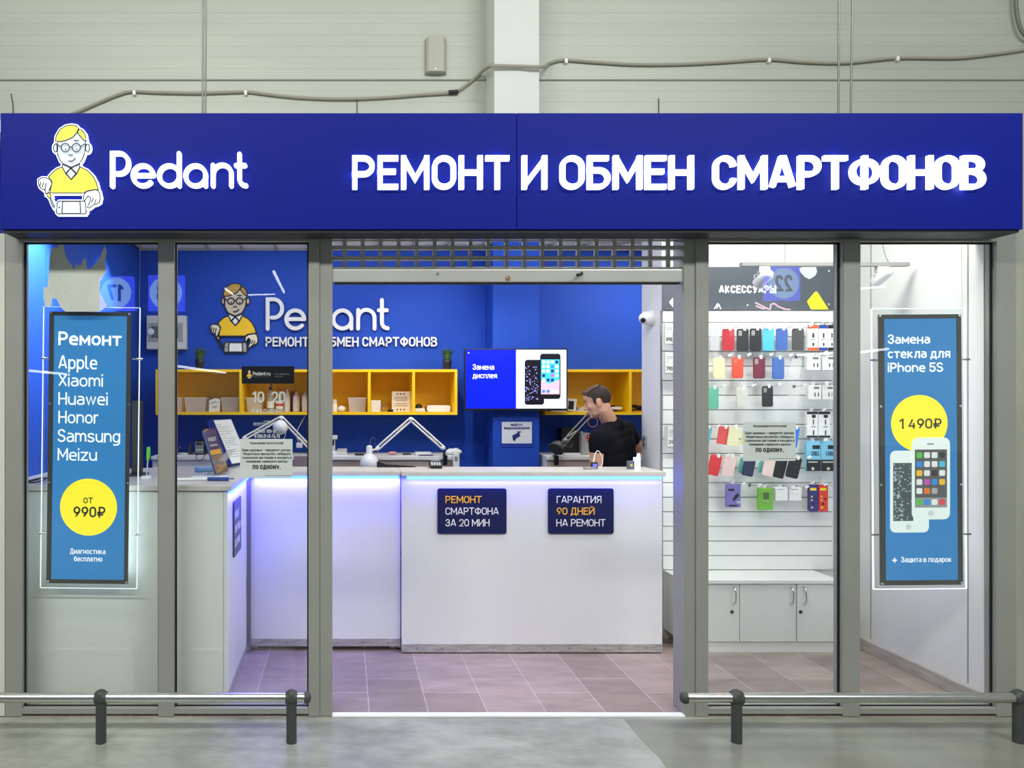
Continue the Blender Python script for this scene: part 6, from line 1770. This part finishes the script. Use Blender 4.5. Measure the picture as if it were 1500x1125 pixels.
def hball(mb, c, r, n=18, m=12):
    """Ellipsoid in the head's own axes."""
    b = MB().ball((0, 0, 0), r[0], r[1], r[2], n, m)
    mb.add([HM(c[0] + v.x, c[1] + v.y, c[2] + v.z) for v in b.v], b.f, True)


def torso(mb, e=0.0, low=.88):
    def slab(z, half, r, off=0, dz=0):
        c = Vector((mid.x, mid.y, z)).lerp(Vector((pel.x, pel.y, z)), (mid.z - z) / (mid.z - pel.z)) + fwd * off
        limb(mb, [c - ax * half, c + ax * half], [r + e, r + e])
    for z, half, r, off in ((1.325, .115, .055, .0), (1.28, .125, .078, .0), (1.22, .105, .098, .005), (1.15, .092, .102, .008), (1.08, .08, .100, .008), (1.01, .078, .098, .006), (.95, .085, .102, .0), (.90, .088, .106, -.008)):
        if z >= low: slab(z, half, r, off)


Lel = Vector((1.700, 1.462, 1.050)); Lwr = Vector((1.610, 1.60, .945))
Rel = Vector((2.165, 1.90, 1.195)); Rwr = Vector((1.985, 2.065, 1.06))
hipL, hipR = pel - ax * .09 - EZ * .03, pel + ax * .09 - EZ * .03
knL, knR = Vector((hipL.x - .01, hipL.y + .03, .49)), Vector((hipR.x + .01, hipR.y + .03, .49))
anL, anR = Vector((hipL.x - .01, hipL.y, .085)), Vector((hipR.x + .02, hipR.y, .085))
b = MB()
torso(b)
limb(b, [nb - EZ * .06 - fwd * .015, nb + EZ * .02, HM(0, -.022, -.06), HM(0, -.02, -.01)], [.060, .057, .054, .055])
limb(b, [mid + EZ * .045 - ax * .04, Lsh + EZ * .015], [.058, .050]); limb(b, [mid + EZ * .045 + ax * .04, Rsh + EZ * .015], [.058, .050])
for S_, E_, W_ in ((Lsh, Lel, Lwr), (Rsh, Rel, Rwr)):
    limb(b, [S_, S_.lerp(E_, .45), E_, E_.lerp(W_, .35), W_], [.054, .047, .040, .040, .027])
for h_, k_, a_ in ((hipL, knL, anL), (hipR, knR, anR)):
    limb(b, [h_, h_.lerp(k_, .4), k_, k_.lerp(a_, .35), a_], [.088, .078, .055, .056, .038])
    limb(b, [a_, a_ + Vector((fwd.x, fwd.y, 0)) * .10 - EZ * .045], [.038, .03])


def hand(mb, wr, el, palm_n, side):
    """Palm, four bent fingers and a thumb, relaxed."""
    dv = (wr - el).normalized(); pn = (Vector(palm_n) - dv * Vector(palm_n).dot(dv)).normalized(); sd = dv.cross(pn).normalized() * side
    pc = wr + dv * .05
    for k in (-1.2, -.4, .4, 1.2):
        limb(mb, [wr + dv * .012 + sd * k * .012, wr + dv * .09 + sd * k * .020], [.018, .0125])
    for k, ln in ((-1.5, .066), (-.5, .078), (.5, .074), (1.5, .058)):
        q0 = wr + dv * .088 + sd * k * .0215
        q1 = q0 + (dv * .88 + pn * .45).normalized() * ln * .45
        q2 = q1 + (dv * .55 + pn * .85).normalized() * ln * .32
        q3 = q2 + (dv * .2 + pn).normalized() * ln * .25
        limb(mb, [q0, q1, q2, q3], [.0098, .009, .0082, .007])
    t0 = wr + dv * .028 - sd * .026
    t1 = t0 + (dv * .6 - sd * .75 + pn * .35).normalized() * .04
    t2 = t1 + (dv * .85 - sd * .2 + pn * .45).normalized() * .032
    limb(mb, [t0, t1, t2], [.014, .011, .0085])


hand(b, Lwr, Lel, (.5, .6, -.6), 1)
hand(b, Rwr, Rel, (-.3, -.4, -.8), -1)
# head
hball(b, (0, -.010, .036), (.0745, .096, .080), 24, 16)
hball(b, (0, .028, -.016), (.060, .066, .082), 22, 14)
hball(b, (0, .036, -.070), (.047, .048, .036)); hball(b, (0, .072, -.090), (.022, .018, .017))
hball(b, (0, .086, .024), (.046, .014, .013)); hball(b, (0, .07, .055), (.052, .03, .035))
for s_ in (-1, 1):
    hball(b, (s_ * .032, .060, -.020), (.026, .024, .024))
    hball(b, (s_ * .0745, -.014, -.004), (.010, .021, .032), 14, 10); hball(b, (s_ * .079, -.021, .010), (.008, .013, .016), 12, 8); hball(b, (s_ * .074, -.008, -.030), (.008, .010, .011), 12, 8)
    hball(b, (s_ * .012, .102, -.030), (.009, .010, .007), 12, 8)
limb(b, [HM(0, .090, .016), HM(0, .106, -.010), HM(0, .1165, -.026)], [.008, .009, .0105])
hball(b, (0, .0925, -.053), (.021, .010, .0052), 14, 8); hball(b, (0, .0905, -.063), (.019, .010, .0058), 14, 8)
skin_b = remeshed('body', b, None, .0050, 7, .5)
PW_ = Vector((mid.x, mid.y, 0))
man = thing('person', 'man in a black T-shirt with short brown hair standing behind the counter, looking down sideways', 'person', PW_)
SKIN = mat('skin', (224, 172, 142), .5, noise=(14, .10))
part('body', skin_b, SKIN, man)
for s_ in (-1, 1):
    ey = MB(); hball(ey, (s_ * .031, .0785, .003), (.0095, .0095, .0062), 14, 10)
    e_ = part('eye', ey, mat('eye_white', (186, 178, 170), .3), man)
    ir = MB(); hball(ir, (s_ * .032, .0865, .0015), (.0048, .0030, .0048), 12, 8)
    part('iris', ir, mat('dark_iris', (52, 40, 32), .2), e_)
    eb = MB()
    limb(eb, [HM(s_ * .014, .0975, .028), HM(s_ * .032, .0955, .034), HM(s_ * .050, .080, .027)], [.0028, .0034, .002])
    part('eyebrow', eb, mat('brow_hair', (78, 54, 40), .8), man)
lp = MB(); hball(lp, (0, .0955, -.058), (.010, .0065, .0042), 14, 8)
part('lips', lp, mat('lip_skin', (186, 112, 100), .45), man)


def hair_shell(name, grow, lim, m, seed, bump=0.0, n=72, k=46):
    rr = random.Random(seed)
    sph = MB().ball((0, 0, 0), 1, 1, 1, n, k)
    keep, vs_, idx = [], [], {}
    for v in sph.v:
        x, y, z = v.x * (.0745 + grow), v.y * (.096 + grow), v.z * (.080 + grow)
        j = 1 + bump * (math.sin(61 * v.x + 17 * v.z) * math.sin(47 * v.y + 9 * v.x) + rr.uniform(-.4, .4))
        vs_.append((x * j, y * j - .010, z * j + .036))
    mb = MB()
    pts = [HM(*p) for p in vs_]
    c0 = HM(0, -.01, .03)
    inner = [p + (c0 - p).normalized() * (grow + .006) for p in pts]
    fs = [f for f in sph.f if all(lim(*vs_[i]) for i in f)]
    cnt = {}
    for f in fs:
        for i in range(4):
            e = (f[i], f[(i + 1) % 4]); cnt[tuple(sorted(e))] = cnt.get(tuple(sorted(e)), 0) + 1
    N = len(pts)
    rim = [(a, bb, N + bb, N + a) for f in fs for a, bb in [(f[i], f[(i + 1) % 4]) for i in range(4)] if cnt[tuple(sorted((a, bb)))] == 1]
    mb.add(pts + inner, fs + rim, True)
    used = sorted({i for f in mb.f for i in f}); mp_ = {o: i for i, o in enumerate(used)}
    mb.v = [mb.v[i] for i in used]; mb.f = [[mp_[i] for i in f] for f in mb.f]
    part(name, mb, m, man)


def line(y, pts):
    for (a, za), (c, zc) in zip(pts[:-1], pts[1:]):
        if a <= y <= c: return za + (zc - za) * (y - a) / (c - a)
    return pts[0][1] if y < pts[0][0] else pts[-1][1]


sides = [(-.12, -.062), (-.085, -.058), (-.05, -.03), (-.034, .012), (-.004, .020), (.002, -.016), (.022, -.010), (.030, .036), (.05, .050), (.074, .064), (.095, .083)]
hair_shell('hair', .0065, lambda x, y, z: z > line(y, sides) and (abs(x) > .02 or y < .075 or z > .085), mat('dark_brown_hair', (52, 38, 30), .75, noise=(90, .4)), 1, .004)
hair_shell('hair_top', .0120, lambda x, y, z: z > line(y, [(-.12, .150), (-.06, .118), (-.02, .098), (.02, .082), (.085, .084), (.12, .080)]) + (.012 if abs(x) > .062 else 0), mat('light_brown_hair', (106, 80, 58), .7, noise=(80, .45, (1, .3, 1))), 2, .022, 110, 70)
qf = MB()
rr = random.Random(9)
for i in range(46):
    x = rr.uniform(-.05, .05); y0_ = rr.uniform(.045, .085)
    limb(qf, [HM(x, y0_ - .03, .104 - abs(x) * .35), HM(x * 1.05, y0_ + .0, .112 - abs(x) * .5 + rr.uniform(-.004, .006)), HM(x * 1.08, y0_ + .016, .096 - abs(x) * .5 + rr.uniform(-.006, .008))], [.005, .0055, .002])
part('fringe', qf, MATS['light_brown_hair'], man)

# clothes
c = MB()
torso(c, .011, .89)
limb(c, [mid + EZ * .045 - ax * .035, Lsh + EZ * .016], [.068, .062]); limb(c, [mid + EZ * .045 + ax * .035, Rsh + EZ * .016], [.068, .062])
limb(c, [nb - EZ * .062 - ax * .035 - fwd * .010, nb - EZ * .025 + ax * .038 - fwd * .014], [.078, .080])
for S_, E_, q_ in ((Lsh, Lel, .24), (Rsh, Rel, .42)):
    limb(c, [S_, S_.lerp(E_, q_ * .5), S_.lerp(E_, q_)], [.066, .062, .059])
shirt = remeshed('shirt', c, None, .0075, 5, .5)
TEE = mat('black_cotton', (15, 16, 23), .95, noise=(5, .25), bump=(9, .5), spec=.2)
part('t_shirt', shirt, TEE, man)
c = MB()
for h_, k_, a_ in ((hipL, knL, anL), (hipR, knR, anR)):
    limb(c, [h_ + EZ * .02, h_.lerp(k_, .4), k_, k_.lerp(a_, .4), a_ + EZ * .02], [.100, .092, .072, .070, .062])
limb(c, [pel - ax * .088 - fwd * .008, pel + ax * .088 - fwd * .008], [.112, .112])
part('trousers', remeshed('trousers', c, None, .011, 4), mat('dark_denim', (38, 44, 62), .85, noise=(60, .2)), man)
for a_ in (anL, anR):
    f2 = Vector((fwd.x, fwd.y, 0)).normalized(); c = MB()
    limb(c, [a_ - f2 * .035 - EZ * .030, a_ + f2 * .08 - EZ * .038, a_ + f2 * .165 - EZ * .044], [.050, .045, .036])
    limb(c, [a_ + EZ * .01, a_ - EZ * .03], [.048, .048])
    sh_ = remeshed('shoe', c, None, .008, 3)
    for v in sh_.v: v.z = max(v.z, .0045)
    part('shoe', sh_, mat('dark_shoe', (40, 40, 44), .6), man)
